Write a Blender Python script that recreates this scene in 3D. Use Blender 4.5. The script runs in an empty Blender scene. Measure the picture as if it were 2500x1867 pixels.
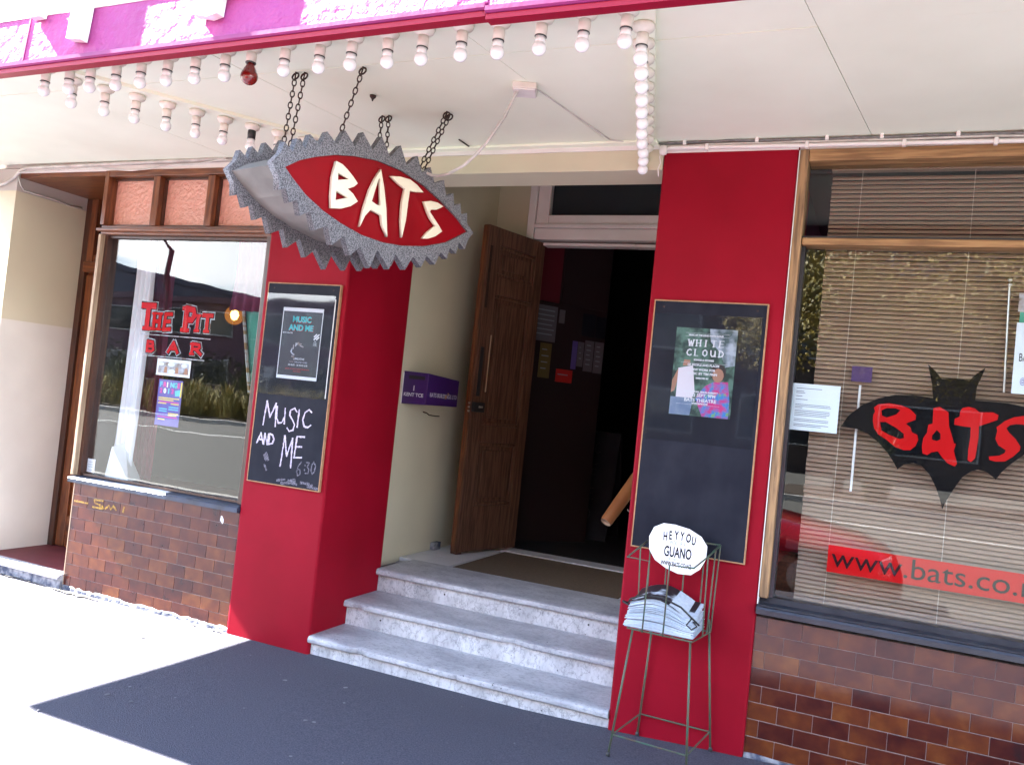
import bpy, bmesh, math, random
from mathutils import Vector, Matrix, Euler
random.seed(7)
SC = bpy.context.scene
COL = SC.collection
# ------------------------------------------------------------------ camera
cam_d = bpy.data.cameras.new('camera')
cam_d.sensor_fit = 'HORIZONTAL'; cam_d.sensor_width = 36.0
cam_d.lens = 36.0 * 2035.86 / 2500.0
cam_d.clip_start = 0.05; cam_d.clip_end = 3000
cam = bpy.data.objects.new('camera', cam_d); COL.objects.link(cam)
CR = Matrix(((0.91146427, -0.08242702, 0.40303681),
             (0.39831395, -0.06812377, -0.91471589),
             (0.10285369, 0.99426603, -0.02926056)))
cam.matrix_world = Matrix.Translation((2.0796, -4.1049, 1.5653)) @ CR.to_4x4()
SC.camera = cam
# ------------------------------------------------------------------ light
SUN = Vector((1.0, 0.064, -0.96)).normalized()          # direction the light travels
EL = math.asin(-SUN.z)
w = bpy.data.worlds.new('World'); SC.world = w; w.use_nodes = True
nt = w.node_tree; nt.nodes.clear()
sky = nt.nodes.new('ShaderNodeTexSky'); sky.sky_type = 'NISHITA'; sky.sun_disc = False
sky.sun_elevation = EL; sky.sun_rotation = math.atan2(-SUN.x, -SUN.y)
sky.air_density = 1.0; sky.dust_density = 0.4; sky.ozone_density = 4.0
bg = nt.nodes.new('ShaderNodeBackground'); bg.inputs[1].default_value = 0.056
out = nt.nodes.new('ShaderNodeOutputWorld')
# fair-weather cloud, denser towards the horizon all the way round
tcw = nt.nodes.new('ShaderNodeTexCoord'); mpw = nt.nodes.new('ShaderNodeMapping'); mpw.inputs['Scale'].default_value = (1.0, 1.0, 3.2)
nzw = nt.nodes.new('ShaderNodeTexNoise'); nzw.inputs['Scale'].default_value = 3.0; nzw.inputs['Detail'].default_value = 8; nzw.inputs['Roughness'].default_value = 0.6
sxw = nt.nodes.new('ShaderNodeSeparateXYZ'); hzw = nt.nodes.new('ShaderNodeMapRange'); hzw.inputs[1].default_value = 0.10; hzw.inputs[2].default_value = 0.75; hzw.inputs[3].default_value = 0.10; hzw.inputs[4].default_value = -0.12
adw = nt.nodes.new('ShaderNodeMath'); adw.operation = 'ADD'; crw = nt.nodes.new('ShaderNodeMapRange'); crw.inputs[1].default_value = 0.50; crw.inputs[2].default_value = 0.64; crw.interpolation_type = 'SMOOTHSTEP'
mxw = nt.nodes.new('ShaderNodeMix'); mxw.data_type = 'RGBA'; mxw.inputs['B'].default_value = (13.0, 13.2, 13.6, 1)
lw = nt.links.new
lw(tcw.outputs['Generated'], mpw.inputs['Vector']); lw(mpw.outputs[0], nzw.inputs['Vector']); lw(tcw.outputs['Generated'], sxw.inputs[0]); lw(sxw.outputs['Z'], hzw.inputs[0])
lw(nzw.outputs['Fac'], adw.inputs[0]); lw(hzw.outputs[0], adw.inputs[1]); lw(adw.outputs[0], crw.inputs[0]); lw(crw.outputs[0], mxw.inputs['Factor']); lw(sky.outputs[0], mxw.inputs['A'])
lw(mxw.outputs['Result'], bg.inputs[0]); lw(bg.outputs[0], out.inputs[0])
sl = bpy.data.lights.new('sun', 'SUN'); sl.energy = 5.0; sl.angle = math.radians(0.5); sl.color = (1.0, 0.975, 0.935)
so = bpy.data.objects.new('sun', sl); COL.objects.link(so)
so.rotation_euler = SUN.to_track_quat('-Z', 'Y').to_euler(); so.location = (-12, -4, 14)
vs = SC.view_settings
vs.view_transform = 'Standard'; vs.look = 'None'; vs.gamma = 1.0; vs.exposure = 4.38
vs.use_curve_mapping = False
SC.cycles.use_denoising = True
SC.cycles.max_bounces = 9; SC.cycles.diffuse_bounces = 5; SC.cycles.glossy_bounces = 5
SC.cycles.transparent_max_bounces = 24; SC.cycles.transmission_bounces = 6
SC.cycles.caustics_reflective = False; SC.cycles.caustics_refractive = False
SC.cycles.sample_clamp_indirect = 8.0

# ------------------------------------------------------------------ materials
def _n(nt, t): return nt.nodes.new(t)
def M(name, col, rough=0.6, col2=None, nscale=6.0, ndetail=5.0, ncontrast=0.35, stretch=None, bump=0.0, bscale=60.0,
      spec=0.5, metal=0.0, coat=0.0, coat_rough=0.1, rand=0.0, emit=None, estr=0.0, trans=0.0, spot=None, spotscale=30, spotthr=0.7, bdist=0.004):
    m = bpy.data.materials.new(name); m.use_nodes = True
    nt = m.node_tree; b = nt.nodes['Principled BSDF']; L = nt.links.new
    b.inputs['Roughness'].default_value = rough
    b.inputs['Metallic'].default_value = metal
    b.inputs['Specular IOR Level'].default_value = spec
    b.inputs['Coat Weight'].default_value = coat; b.inputs['Coat Roughness'].default_value = coat_rough
    b.inputs['Transmission Weight'].default_value = trans
    tc = _n(nt, 'ShaderNodeTexCoord'); vec = tc.outputs['Object']
    if rand:
        oi = _n(nt, 'ShaderNodeObjectInfo')
        ad = _n(nt, 'ShaderNodeVectorMath'); ad.operation = 'ADD'
        ml = _n(nt, 'ShaderNodeMath'); ml.operation = 'MULTIPLY'; ml.inputs[1].default_value = 57.0
        L(oi.outputs['Random'], ml.inputs[0]); L(vec, ad.inputs[0]); L(ml.outputs[0], ad.inputs[1]); vec = ad.outputs[0]
    if stretch:
        mp = _n(nt, 'ShaderNodeMapping'); mp.inputs['Scale'].default_value = stretch
        L(vec, mp.inputs['Vector']); nvec = mp.outputs[0]
    else: nvec = vec
    cout = None
    if col2 is not None:
        no = _n(nt, 'ShaderNodeTexNoise'); no.inputs['Scale'].default_value = nscale; no.inputs['Detail'].default_value = ndetail
        L(nvec, no.inputs['Vector'])
        cr = _n(nt, 'ShaderNodeValToRGB')
        cr.color_ramp.elements[0].position = 0.5 - ncontrast / 2; cr.color_ramp.elements[1].position = 0.5 + ncontrast / 2
        cr.color_ramp.elements[0].color = (*col, 1); cr.color_ramp.elements[1].color = (*col2, 1)
        L(no.outputs['Fac'], cr.inputs[0]); cout = cr.outputs[0]
    else:
        rgb = _n(nt, 'ShaderNodeRGB'); rgb.outputs[0].default_value = (*col, 1); cout = rgb.outputs[0]
    if spot is not None:
        n2 = _n(nt, 'ShaderNodeTexNoise'); n2.inputs['Scale'].default_value = spotscale; n2.inputs['Detail'].default_value = 8
        n2.inputs['Roughness'].default_value = 0.7
        L(vec, n2.inputs['Vector'])
        mr = _n(nt, 'ShaderNodeMapRange'); mr.inputs[1].default_value = spotthr; mr.inputs[2].default_value = spotthr + 0.08
        L(n2.outputs['Fac'], mr.inputs[0])
        mx = _n(nt, 'ShaderNodeMix'); mx.data_type = 'RGBA'
        mx.inputs['B'].default_value = (*spot, 1)
        L(mr.outputs[0], mx.inputs['Factor']); L(cout, mx.inputs['A']); cout = mx.outputs['Result']
    if rand:
        hs = _n(nt, 'ShaderNodeHueSaturation')
        mr = _n(nt, 'ShaderNodeMapRange'); mr.inputs[3].default_value = 1 - rand; mr.inputs[4].default_value = 1 + rand
        L(oi.outputs['Random'], mr.inputs[0]); L(mr.outputs[0], hs.inputs['Value']); L(cout, hs.inputs['Color']); cout = hs.outputs[0]
    L(cout, b.inputs['Base Color'])
    if emit is not None:
        b.inputs['Emission Color'].default_value = (*emit, 1); b.inputs['Emission Strength'].default_value = estr
    if bump:
        n3 = _n(nt, 'ShaderNodeTexNoise'); n3.inputs['Scale'].default_value = bscale; n3.inputs['Detail'].default_value = 6
        L(nvec if stretch else vec, n3.inputs['Vector'])
        bp = _n(nt, 'ShaderNodeBump'); bp.inputs['Strength'].default_value = bump; bp.inputs['Distance'].default_value = bdist
        L(n3.outputs['Fac'], bp.inputs['Height']); L(bp.outputs[0], b.inputs['Normal'])
        if coat: L(bp.outputs[0], b.inputs['Coat Normal'])
    return m
def glass(name, tint=(0.93, 0.95, 0.95), ior=1.52, wav=0.0, wscale=2.0, rough=0.0):
    m = bpy.data.materials.new(name); m.use_nodes = True
    nt = m.node_tree; nt.nodes.clear(); L = nt.links.new
    o = _n(nt, 'ShaderNodeOutputMaterial'); mx = _n(nt, 'ShaderNodeMixShader')
    tr = _n(nt, 'ShaderNodeBsdfTransparent'); tr.inputs[0].default_value = (*tint, 1)
    gl = _n(nt, 'ShaderNodeBsdfGlossy'); gl.inputs['Roughness'].default_value = rough
    fr = _n(nt, 'ShaderNodeFresnel'); ge = _n(nt, 'ShaderNodeNewGeometry')
    mr = _n(nt, 'ShaderNodeMapRange'); mr.inputs[3].default_value = ior; mr.inputs[4].default_value = 1 / ior
    L(ge.outputs['Backfacing'], mr.inputs[0]); L(mr.outputs[0], fr.inputs[0])
    L(fr.outputs[0], mx.inputs[0]); L(tr.outputs[0], mx.inputs[1]); L(gl.outputs[0], mx.inputs[2]); L(mx.outputs[0], o.inputs[0])
    if wav:
        tc = _n(nt, 'ShaderNodeTexCoord'); no = _n(nt, 'ShaderNodeTexNoise'); no.inputs['Scale'].default_value = wscale; no.inputs['Detail'].default_value = 2
        bp = _n(nt, 'ShaderNodeBump'); bp.inputs['Strength'].default_value = wav; bp.inputs['Distance'].default_value = 0.02
        L(tc.outputs['Object'], no.inputs['Vector']); L(no.outputs['Fac'], bp.inputs['Height']); L(bp.outputs[0], gl.inputs['Normal'])
    return m
def tile_mat():
    m = M('glazed_tile', (0.055, 0.014, 0.011), 0.11, spec=0.5, coat=0.0, bump=0.10, bscale=14, bdist=0.003)
    nt = m.node_tree; b = nt.nodes['Principled BSDF']; L = nt.links.new
    oi = _n(nt, 'ShaderNodeObjectInfo'); tc = _n(nt, 'ShaderNodeTexCoord')
    ad = _n(nt, 'ShaderNodeVectorMath'); ad.operation = 'ADD'
    ml = _n(nt, 'ShaderNodeMath'); ml.operation = 'MULTIPLY'; ml.inputs[1].default_value = 91.0
    L(oi.outputs['Random'], ml.inputs[0]); L(tc.outputs['Object'], ad.inputs[0]); L(ml.outputs[0], ad.inputs[1])
    n1 = _n(nt, 'ShaderNodeTexNoise'); n1.inputs['Scale'].default_value = 11; n1.inputs['Detail'].default_value = 3; L(ad.outputs[0], n1.inputs['Vector'])
    a2 = _n(nt, 'ShaderNodeMath'); a2.operation = 'MULTIPLY_ADD'; a2.inputs[1].default_value = 0.42; L(oi.outputs['Random'], a2.inputs[0])
    m3 = _n(nt, 'ShaderNodeMath'); m3.operation = 'MULTIPLY'; m3.inputs[1].default_value = 0.85; L(n1.outputs['Fac'], m3.inputs[0]); L(m3.outputs[0], a2.inputs[2])
    cr = _n(nt, 'ShaderNodeValToRGB'); e = cr.color_ramp.elements
    e[0].position = 0.22; e[0].color = (0.015, 0.010, 0.011, 1)
    e[1].position = 1.0; e[1].color = (0.165, 0.052, 0.013, 1)
    for p, c in ((0.38, (0.045, 0.008, 0.006, 1)), (0.58, (0.072, 0.015, 0.008, 1)), (0.80, (0.112, 0.028, 0.009, 1))):
        x = e.new(p); x.color = c
    L(a2.outputs[0], cr.inputs[0]); L(cr.outputs[0], b.inputs['Base Color'])
    return m
def marble_mat(name, base, dirt, rough, fine, streak, vein=0.5):
    m = M(name, base, rough, bump=0.22, bscale=70, bdist=0.003)
    nt = m.node_tree; b = nt.nodes['Principled BSDF']; L = nt.links.new
    tc = _n(nt, 'ShaderNodeTexCoord'); mp = _n(nt, 'ShaderNodeMapping'); mp.inputs['Scale'].default_value = streak; L(tc.outputs['Object'], mp.inputs['Vector'])
    def nz(sc, det, vec, rg=0.6):
        n = _n(nt, 'ShaderNodeTexNoise'); n.inputs['Scale'].default_value = sc; n.inputs['Detail'].default_value = det; n.inputs['Roughness'].default_value = rg; L(vec, n.inputs['Vector']); return n.outputs['Fac']
    def ramp(f, a, c):
        r = _n(nt, 'ShaderNodeMapRange'); r.inputs[1].default_value = a; r.inputs[2].default_value = c; L(f, r.inputs[0]); return r.outputs[0]
    def mix(f, A, Bc):
        x = _n(nt, 'ShaderNodeMix'); x.data_type = 'RGBA'; L(f, x.inputs['Factor'])
        if isinstance(A, tuple): x.inputs['A'].default_value = (*A, 1)
        else: L(A, x.inputs['A'])
        x.inputs['B'].default_value = (*Bc, 1); return x.outputs['Result']
    def mul(f, k):
        x = _n(nt, 'ShaderNodeMath'); x.operation = 'MULTIPLY'; x.inputs[1].default_value = k; L(f, x.inputs[0]); return x.outputs[0]
    c = mix(mul(ramp(nz(4.5, 6, mp.outputs[0]), 0.40, 0.66), 0.75), base, dirt)
    c = mix(mul(ramp(nz(fine, 8, mp.outputs[0], 0.72), 0.50, 0.66), 0.75), c, tuple(q * 0.72 for q in dirt))
    # veins: thin bands where a warped noise crosses its middle
    v = nz(7, 9, tc.outputs['Object'], 0.65); ab = _n(nt, 'ShaderNodeMath'); ab.operation = 'SUBTRACT'; ab.inputs[1].default_value = 0.5; L(v, ab.inputs[0])
    aa = _n(nt, 'ShaderNodeMath'); aa.operation = 'ABSOLUTE'; L(ab.outputs[0], aa.inputs[0])
    c = mix(mul(ramp(aa.outputs[0], 0.014, 0.0), vein), c, tuple(q * 0.45 for q in dirt))
    c = mix(mul(ramp(nz(34, 4, tc.outputs['Object'], 0.5), 0.715, 0.735), 0.9), c, (0.05, 0.05, 0.055))
    L(c, b.inputs['Base Color'])
    return m
def granite_mat():
    m = M('speckled_grey', (0.215, 0.213, 0.217), 0.75, (0.062, 0.060, 0.066), 190, 3, 0.16, bump=0.25, bscale=150)
    return m

def glow_glass(name, tint, col, st):
    m = bpy.data.materials.new(name); m.use_nodes = True; nt = m.node_tree; nt.nodes.clear(); L = nt.links.new
    o = _n(nt, 'ShaderNodeOutputMaterial'); ad = _n(nt, 'ShaderNodeAddShader'); tr = _n(nt, 'ShaderNodeBsdfTransparent'); tr.inputs[0].default_value = (*tint, 1)
    em = _n(nt, 'ShaderNodeEmission'); em.inputs[0].default_value = (*col, 1); em.inputs[1].default_value = st
    L(tr.outputs[0], ad.inputs[0]); L(em.outputs[0], ad.inputs[1]); L(ad.outputs[0], o.inputs[0]); return m
MAT = dict(
 asphalt=M('asphalt', (0.042, 0.041, 0.056), 0.9, (0.094, 0.092, 0.112), 120, 8, 0.45, bump=1.0, bscale=170, spot=(0.26, 0.25, 0.25), spotscale=60, spotthr=0.70, spec=0.3),
 road=M('road_asphalt', (0.085, 0.082, 0.074), 0.85, (0.115, 0.11, 0.10), 40, 8, 0.5, bump=0.5, bscale=120),
 concrete=M('concrete', (0.36, 0.35, 0.33), 0.85, (0.46, 0.45, 0.42), 8, 6, 0.5, bump=0.3, bscale=80),
 cement=M('cement_skirt', (0.30, 0.30, 0.31), 0.85, (0.055, 0.065, 0.10), 14, 9, 0.16, bump=0.8, bscale=60, bdist=0.01),
 whitepaint=M('road_paint', (0.75, 0.75, 0.72), 0.7),
 red=M('red_wall_paint', (0.25, 0.0018, 0.013), 0.6, (0.215, 0.0013, 0.010), 2.2, 8, 0.25, bump=0.14, bscale=120, bdist=0.003, spec=0.13),
 cream=M('cream_plaster', (0.60, 0.545, 0.385), 0.8, (0.535, 0.485, 0.34), 2.2, 6, 0.5, bump=0.12, bscale=90),
 lowcream=M('pale_cream_plaster', (0.68, 0.64, 0.56), 0.8, (0.61, 0.57, 0.50), 2.2, 8, 0.3, bump=0.12, bscale=90),
 greyplaster=M('grey_plaster', (0.50, 0.46, 0.41), 0.8, (0.43, 0.40, 0.36), 3, 6, 0.5, bump=0.12, bscale=90),
 soffit=M('soffit_paint', (0.87, 0.90, 0.73), 0.6, (0.80, 0.825, 0.66), 1.6, 8, 0.3, bump=0.05, bscale=70, spot=(0.58, 0.58, 0.50), spotscale=2.4, spotthr=0.69),
 white=M('white_gloss', (0.78, 0.74, 0.70), 0.45, (0.68, 0.63, 0.58), 5, 5, 0.5),
 cable=M('cable_sheath', (0.66, 0.63, 0.58), 0.55, (0.40, 0.37, 0.33), 9, 6, 0.4),
 darkcable=M('dark_cable', (0.10, 0.095, 0.09), 0.6, (0.22, 0.21, 0.20), 30, 3, 0.4),
 magenta=M('magenta_render', (0.33, 0.050, 0.20), 0.6, (0.27, 0.038, 0.16), 3, 6, 0.4, spec=0.3, bump=1.0, bscale=20, bdist=0.012),
 magstrip=M('magenta_gloss', (0.24, 0.022, 0.125), 0.45, (0.19, 0.016, 0.10), 4, 5, 0.4, bump=0.2, bscale=30, spec=0.25), crimson=M('crimson_drip', (0.27, 0.006, 0.028), 0.45, spec=0.25),
 letter=M('letter_white', (0.80, 0.80, 0.76), 0.5, (0.62, 0.60, 0.55), 14, 7, 0.25, bump=0.3, bscale=40),
 marble=marble_mat('worn_marble', (0.48, 0.48, 0.49), (0.27, 0.27, 0.29), 0.45, 38, (1.0, 1.6, 1.6), 0.35),
 riser=marble_mat('stained_marble_riser', (0.62, 0.615, 0.615), (0.29, 0.28, 0.29), 0.5, 30, (1.4, 1.4, 0.8), 0.6),
 floortile=M('white_floor_tile', (0.66, 0.65, 0.66), 0.3, (0.58, 0.57, 0.58), 4, 5, 0.5, rand=0.05),
 mat=M('coir_mat', (0.10, 0.068, 0.04), 0.95, (0.15, 0.10, 0.06), 50, 5, 0.5, bump=1.0, bscale=220),
 redfloor=M('red_floor_paint', (0.17, 0.03, 0.035), 0.6, (0.13, 0.02, 0.025), 8, 5, 0.5),
 varnish=M('varnished_timber', (0.20, 0.065, 0.02), 0.32, (0.095, 0.028, 0.011), 9, 8, 0.22, stretch=(6, 6, 0.6), bump=0.08, bscale=20),
 varnishx=M('varnished_rail', (0.20, 0.065, 0.02), 0.32, (0.095, 0.028, 0.011), 9, 8, 0.22, stretch=(0.6, 6, 6), bump=0.08, bscale=20),
 darkwood=M('dark_joinery', (0.045, 0.018, 0.011), 0.35, (0.075, 0.028, 0.014), 9, 8, 0.22, stretch=(6, 6, 0.6)),
 palewood=M('sunbleached_timber', (0.45, 0.34, 0.22), 0.65, (0.30, 0.20, 0.12), 9, 8, 0.22, stretch=(6, 6, 0.5), bump=0.3, bscale=20),
 pine=M('weathered_pine', (0.34, 0.20, 0.09), 0.65, (0.15, 0.085, 0.04), 9, 10, 0.20, stretch=(7, 7, 0.5), bump=0.35, bscale=22, spot=(0.58, 0.52, 0.42), spotscale=16, spotthr=0.66),
 pinex=M('weathered_pine_rail', (0.36, 0.20, 0.08), 0.65, (0.19, 0.095, 0.035), 9, 10, 0.20, stretch=(0.5, 7, 7), bump=0.35, bscale=22, spot=(0.58, 0.52, 0.42), spotscale=16, spotthr=0.66),
 doorwood=M('door_timber', (0.15, 0.075, 0.045), 0.5, (0.075, 0.036, 0.022), 8, 9, 0.22, stretch=(7, 7, 0.5), bump=0.15, bscale=22, spec=0.25),
 sillblack=M('black_sill_paint', (0.018, 0.019, 0.026), 0.3, (0.035, 0.036, 0.045), 8, 6, 0.4, bump=0.2, bscale=30),
 sillblue=M('flaking_sill_paint', (0.012, 0.016, 0.028), 0.35, (0.035, 0.05, 0.085), 9, 6, 0.4, bump=0.3, bscale=30, spot=(0.65, 0.65, 0.64), spotscale=14, spotthr=0.66),
 tile=tile_mat(), grout=M('grout', (0.27, 0.205, 0.185), 0.85, (0.17, 0.125, 0.11), 30, 4, 0.5),
 brickedge=M('tile_edge', (0.5, 0.36, 0.24), 0.6),
 chalkboard=M('chalkboard', (0.008, 0.009, 0.016), 0.65, (0.015, 0.016, 0.024), 6, 9, 0.25, stretch=(1, 1, 0.7), bump=0.03, bscale=90, spec=0.15),
 boardedge=M('raw_board_edge', (0.42, 0.24, 0.12), 0.8, (0.28, 0.14, 0.07), 40, 4, 0.5),
 chalk=M('chalk', (0.70, 0.62, 0.74), 0.95, (0.26, 0.24, 0.30), 130, 3, 0.35),
 faintchalk=M('faint_chalk', (0.20, 0.19, 0.23), 0.95, (0.03, 0.03, 0.04), 110, 3, 0.3),
 dimchalk=M('dark_chalk', (0.06, 0.06, 0.07), 0.95, (0.012, 0.012, 0.017), 90, 3, 0.3),  # chalk in a much darker tone than on the pillar board
 gum=M('trodden_gum', (0.20, 0.20, 0.21), 0.8, (0.09, 0.09, 0.10), 12, 3, 0.3), paper=M('paper', (0.80, 0.80, 0.80), 0.6), noticepaper=M('shaded_notice_paper', (0.12, 0.118, 0.14), 0.8), noticeyellow=M('shaded_yellow_paper', (0.13, 0.10, 0.03), 0.8), papblue=M('pale_paper', (0.72, 0.80, 0.86), 0.6),  # notice papers: the dim hall's shade is put into their colour
 ink=M('ink', (0.008, 0.008, 0.010), 0.7, spec=0.06), inkgrey=M('grey_ink', (0.25, 0.28, 0.33), 0.6), whiteink=M('white_ink', (0.78, 0.78, 0.78), 0.6),
 teal=M('teal_ink', (0.05, 0.50, 0.50), 0.6), redink=M('red_ink', (0.50, 0.02, 0.02), 0.5), pinkink=M('pink_ink', (0.65, 0.05, 0.35), 0.6),
 yellowink=M('yellow_ink', (0.80, 0.62, 0.10), 0.6), purpleink=M('purple_print', (0.10, 0.07, 0.32), 0.5, (0.14, 0.12, 0.42), 6, 3, 0.5), cyanink=M('cyan_ink', (0.12, 0.55, 0.75), 0.6),
 posterdark=M('poster_black', (0.014, 0.014, 0.018), 0.4),
 foliageprint=M('foliage_print', (0.008, 0.035, 0.022), 0.5, (0.10, 0.20, 0.14), 16, 6, 0.16),
 cloudprint=M('sky_print', (0.45, 0.50, 0.56), 0.5, (0.06, 0.10, 0.10), 14, 6, 0.18),
 floralprint=M('floral_print', (0.62, 0.03, 0.20), 0.5, (0.04, 0.22, 0.55), 26, 2, 0.2, spot=(0.20, 0.45, 0.12), spotscale=24, spotthr=0.56),
 skinprint=M('skin_print', (0.42, 0.20, 0.12), 0.5), shirtprint=M('shirt_print', (0.80, 0.72, 0.74), 0.5), denimprint=M('denim_print', (0.10, 0.16, 0.28), 0.5, (0.3, 0.36, 0.42), 12, 4, 0.4), hairprint=M('hair_print', (0.03, 0.015, 0.012), 0.5),
 comicprint=M('comic_print', (0.55, 0.58, 0.66), 0.5, (0.22, 0.15, 0.11), 16, 4, 0.25),
 purple=M('purple_paint', (0.045, 0.010, 0.105), 0.4, (0.036, 0.008, 0.088), 3, 4, 0.5, coat=0.2),
 letterwhite=M('sign_writing_white', (0.65, 0.62, 0.66), 0.6, (0.45, 0.42, 0.48), 60, 3, 0.4),
 granite=granite_mat(),
 eyered=M('eye_red', (0.25, 0.002, 0.007), 0.35, (0.20, 0.0015, 0.005), 3, 6, 0.3, spec=0.25, bump=0.05, bscale=40),
 eyebody=M('sheet_metal_grey', (0.25, 0.24, 0.215), 0.5, (0.14, 0.135, 0.12), 4, 8, 0.3, metal=0.15),
 bone=M('bone_enamel', (0.80, 0.73, 0.55), 0.45, (0.74, 0.66, 0.47), 5, 3, 0.5),
 iron=M('rusty_iron', (0.055, 0.03, 0.02), 0.7, (0.03, 0.02, 0.016), 40, 4, 0.5, metal=0.4),
 steel=M('steel', (0.55, 0.54, 0.52), 0.3, metal=1.0),
 brass=M('dark_brass', (0.05, 0.035, 0.022), 0.3, metal=0.8),
 bulb=M('opal_bulb', (0.90, 0.90, 0.89), 0.18, spec=0.6), holder=M('bakelite_holder', (0.78, 0.74, 0.66), 0.4, (0.68, 0.62, 0.52), 20, 4, 0.5, rand=0.08),
 holderband=M('holder_band', (0.05, 0.05, 0.05), 0.5), blackholder=M('black_holder', (0.015, 0.014, 0.015), 0.5),
 redbulb=M('red_lacquer_bulb', (0.20, 0.006, 0.004), 0.12, (0.12, 0.004, 0.003), 12, 4, 0.5, coat=0.5),
 pane=glass('window_glass', ior=1.41), panewavy=glass('old_window_glass', ior=1.46, wav=0.12, wscale=1.2), acrylic=glass('acrylic_sheet', (0.88, 0.90, 0.92), 1.42, wav=0.09, wscale=1.6, rough=0.03),
 obscure=M('salmon_obscure_glass', (0.74, 0.36, 0.26), 0.10, (0.62, 0.29, 0.21), 5, 4, 0.5, bump=0.9, bscale=38, bdist=0.02, coat=0.6),
 curtain=M('sheer_curtain', (0.86, 0.87, 0.90), 0.9, (0.80, 0.81, 0.85), 4, 3, 0.5),
 redcurtain=M('maroon_drape', (0.14, 0.008, 0.035), 0.85, (0.10, 0.006, 0.025), 8, 4, 0.5),
 pinkdrape=M('plum_drape', (0.24, 0.03, 0.10), 0.8, (0.14, 0.02, 0.06), 7, 4, 0.5),
 green=M('green_panel', (0.03, 0.30, 0.20), 0.6, (0.06, 0.38, 0.28), 5, 4, 0.4),
 stick=M('taped_stick', (0.40, 0.28, 0.14), 0.7, (0.62, 0.66, 0.64), 7, 2, 0.06, stretch=(0.2, 0.2, 2.4)),
 lamp=glow_glass('amber_lamp_glass', (0.95, 0.62, 0.25), (1.0, 0.40, 0.06), 0.012), filament=M('lamp_core', (1, .9, .6), 0.3, emit=(1.0, 0.80, 0.42), estr=0.5),
 slat=M('blind_slat', (0.31, 0.205, 0.14), 0.5, (0.26, 0.165, 0.112), 3, 4, 0.5, stretch=(0.3, 4, 4), rand=0.06),
 cord=M('cord', (0.55, 0.48, 0.40), 0.8), bat=M('bat_black_vinyl', (0.004, 0.004, 0.005), 0.7, spec=0.04), decalred=M('red_vinyl', (0.52, 0.004, 0.005), 0.6, spec=0.08),
 chair=M('orange_weave', (0.20, 0.055, 0.02), 0.8, (0.10, 0.03, 0.012), 60, 3, 0.5), cushion=M('red_vinyl_cushion', (0.34, 0.01, 0.03), 0.4),
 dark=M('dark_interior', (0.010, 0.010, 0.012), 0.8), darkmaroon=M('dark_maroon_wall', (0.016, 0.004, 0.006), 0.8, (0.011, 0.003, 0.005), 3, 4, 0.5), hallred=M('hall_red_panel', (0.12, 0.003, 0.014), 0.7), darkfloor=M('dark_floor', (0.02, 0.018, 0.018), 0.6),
 wire=M('green_wire', (0.035, 0.10, 0.065), 0.5, (0.10, 0.06, 0.035), 35, 4, 0.4), newsprint=M('newsprint', (0.62, 0.70, 0.78), 0.8, (0.46, 0.53, 0.60), 60, 3, 0.5, rand=0.08), photoprint=M('mono_photo_print', (0.012, 0.012, 0.016), 0.6, (0.55, 0.62, 0.70), 7, 3, 0.06),
 bungee=M('black_bungee', (0.02, 0.02, 0.02), 0.7), timber=M('raw_timber_pole', (0.34, 0.13, 0.035), 0.6, (0.20, 0.06, 0.018), 6, 6, 0.5, stretch=(1, 1, 1), bump=0.3, bscale=14), cutend=M('cut_timber_end', (0.44, 0.30, 0.20), 0.8, (0.30, 0.20, 0.14), 20, 4, 0.5),
 carred=M('red_car_paint', (0.40, 0.010, 0.018), 0.3, coat=1.0, coat_rough=0.03), tyre=M('tyre_rubber', (0.02, 0.02, 0.02), 0.8), rim=M('alloy_rim', (0.5, 0.5, 0.5), 0.3, metal=0.9), carglass=M('car_glass', (0.01, 0.012, 0.014), 0.05, coat=1.0), chrome=M('headlamp_clear', (0.6, 0.62, 0.64), 0.1, metal=0.6),
 grass=M('tussock', (0.42, 0.31, 0.10), 0.7, (0.17, 0.18, 0.05), 3, 4, 0.4), flax=M('flax_leaf', (0.045, 0.07, 0.025), 0.5, (0.09, 0.09, 0.035), 5, 4, 0.4), hedge=M('dark_hedge_leaf', (0.025, 0.038, 0.018), 0.6, (0.05, 0.06, 0.025), 2, 4, 0.4), leaf=M('yellow_green_leaf', (0.30, 0.20, 0.02), 0.6, (0.10, 0.10, 0.015), 2, 4, 0.4), bark=M('bark', (0.10, 0.08, 0.06), 0.9, (0.06, 0.05, 0.04), 8, 6, 0.5), soil=M('soil_bark_mulch', (0.045, 0.03, 0.022), 0.95, (0.07, 0.05, 0.035), 20, 6, 0.5),
 bld=M('blue_grey_render', (0.10, 0.11, 0.15), 0.7, (0.08, 0.09, 0.12), 3, 4, 0.5), bld2=M('plum_render', (0.10, 0.045, 0.07), 0.7, (0.08, 0.035, 0.055), 3, 4, 0.5), bld3=M('brown_brick_render', (0.06, 0.038, 0.03), 0.7, (0.045, 0.03, 0.024), 3, 4, 0.5), bldwin=M('dark_window_pane', (0.012, 0.015, 0.02), 0.08), hill=M('wooded_hill', (0.035, 0.05, 0.045), 0.9, (0.05, 0.065, 0.05), 0.05, 6, 0.5), greycloth=M('galvanised_post', (0.35, 0.36, 0.38), 0.5, metal=0.5),
 yellowpaint=M('yellow_marker', (0.50, 0.30, 0.02), 0.6, (0.16, 0.06, 0.02), 90, 3, 0.3), upper=M('upper_render', (0.55, 0.48, 0.42), 0.8, (0.48, 0.42, 0.37), 2, 5, 0.5),
 junction=M('junction_box_plastic', (0.72, 0.67, 0.60), 0.5, (0.60, 0.54, 0.47), 12, 5, 0.4), crack=M('dirty_gap', (0.05, 0.045, 0.04), 0.9),
)

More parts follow.
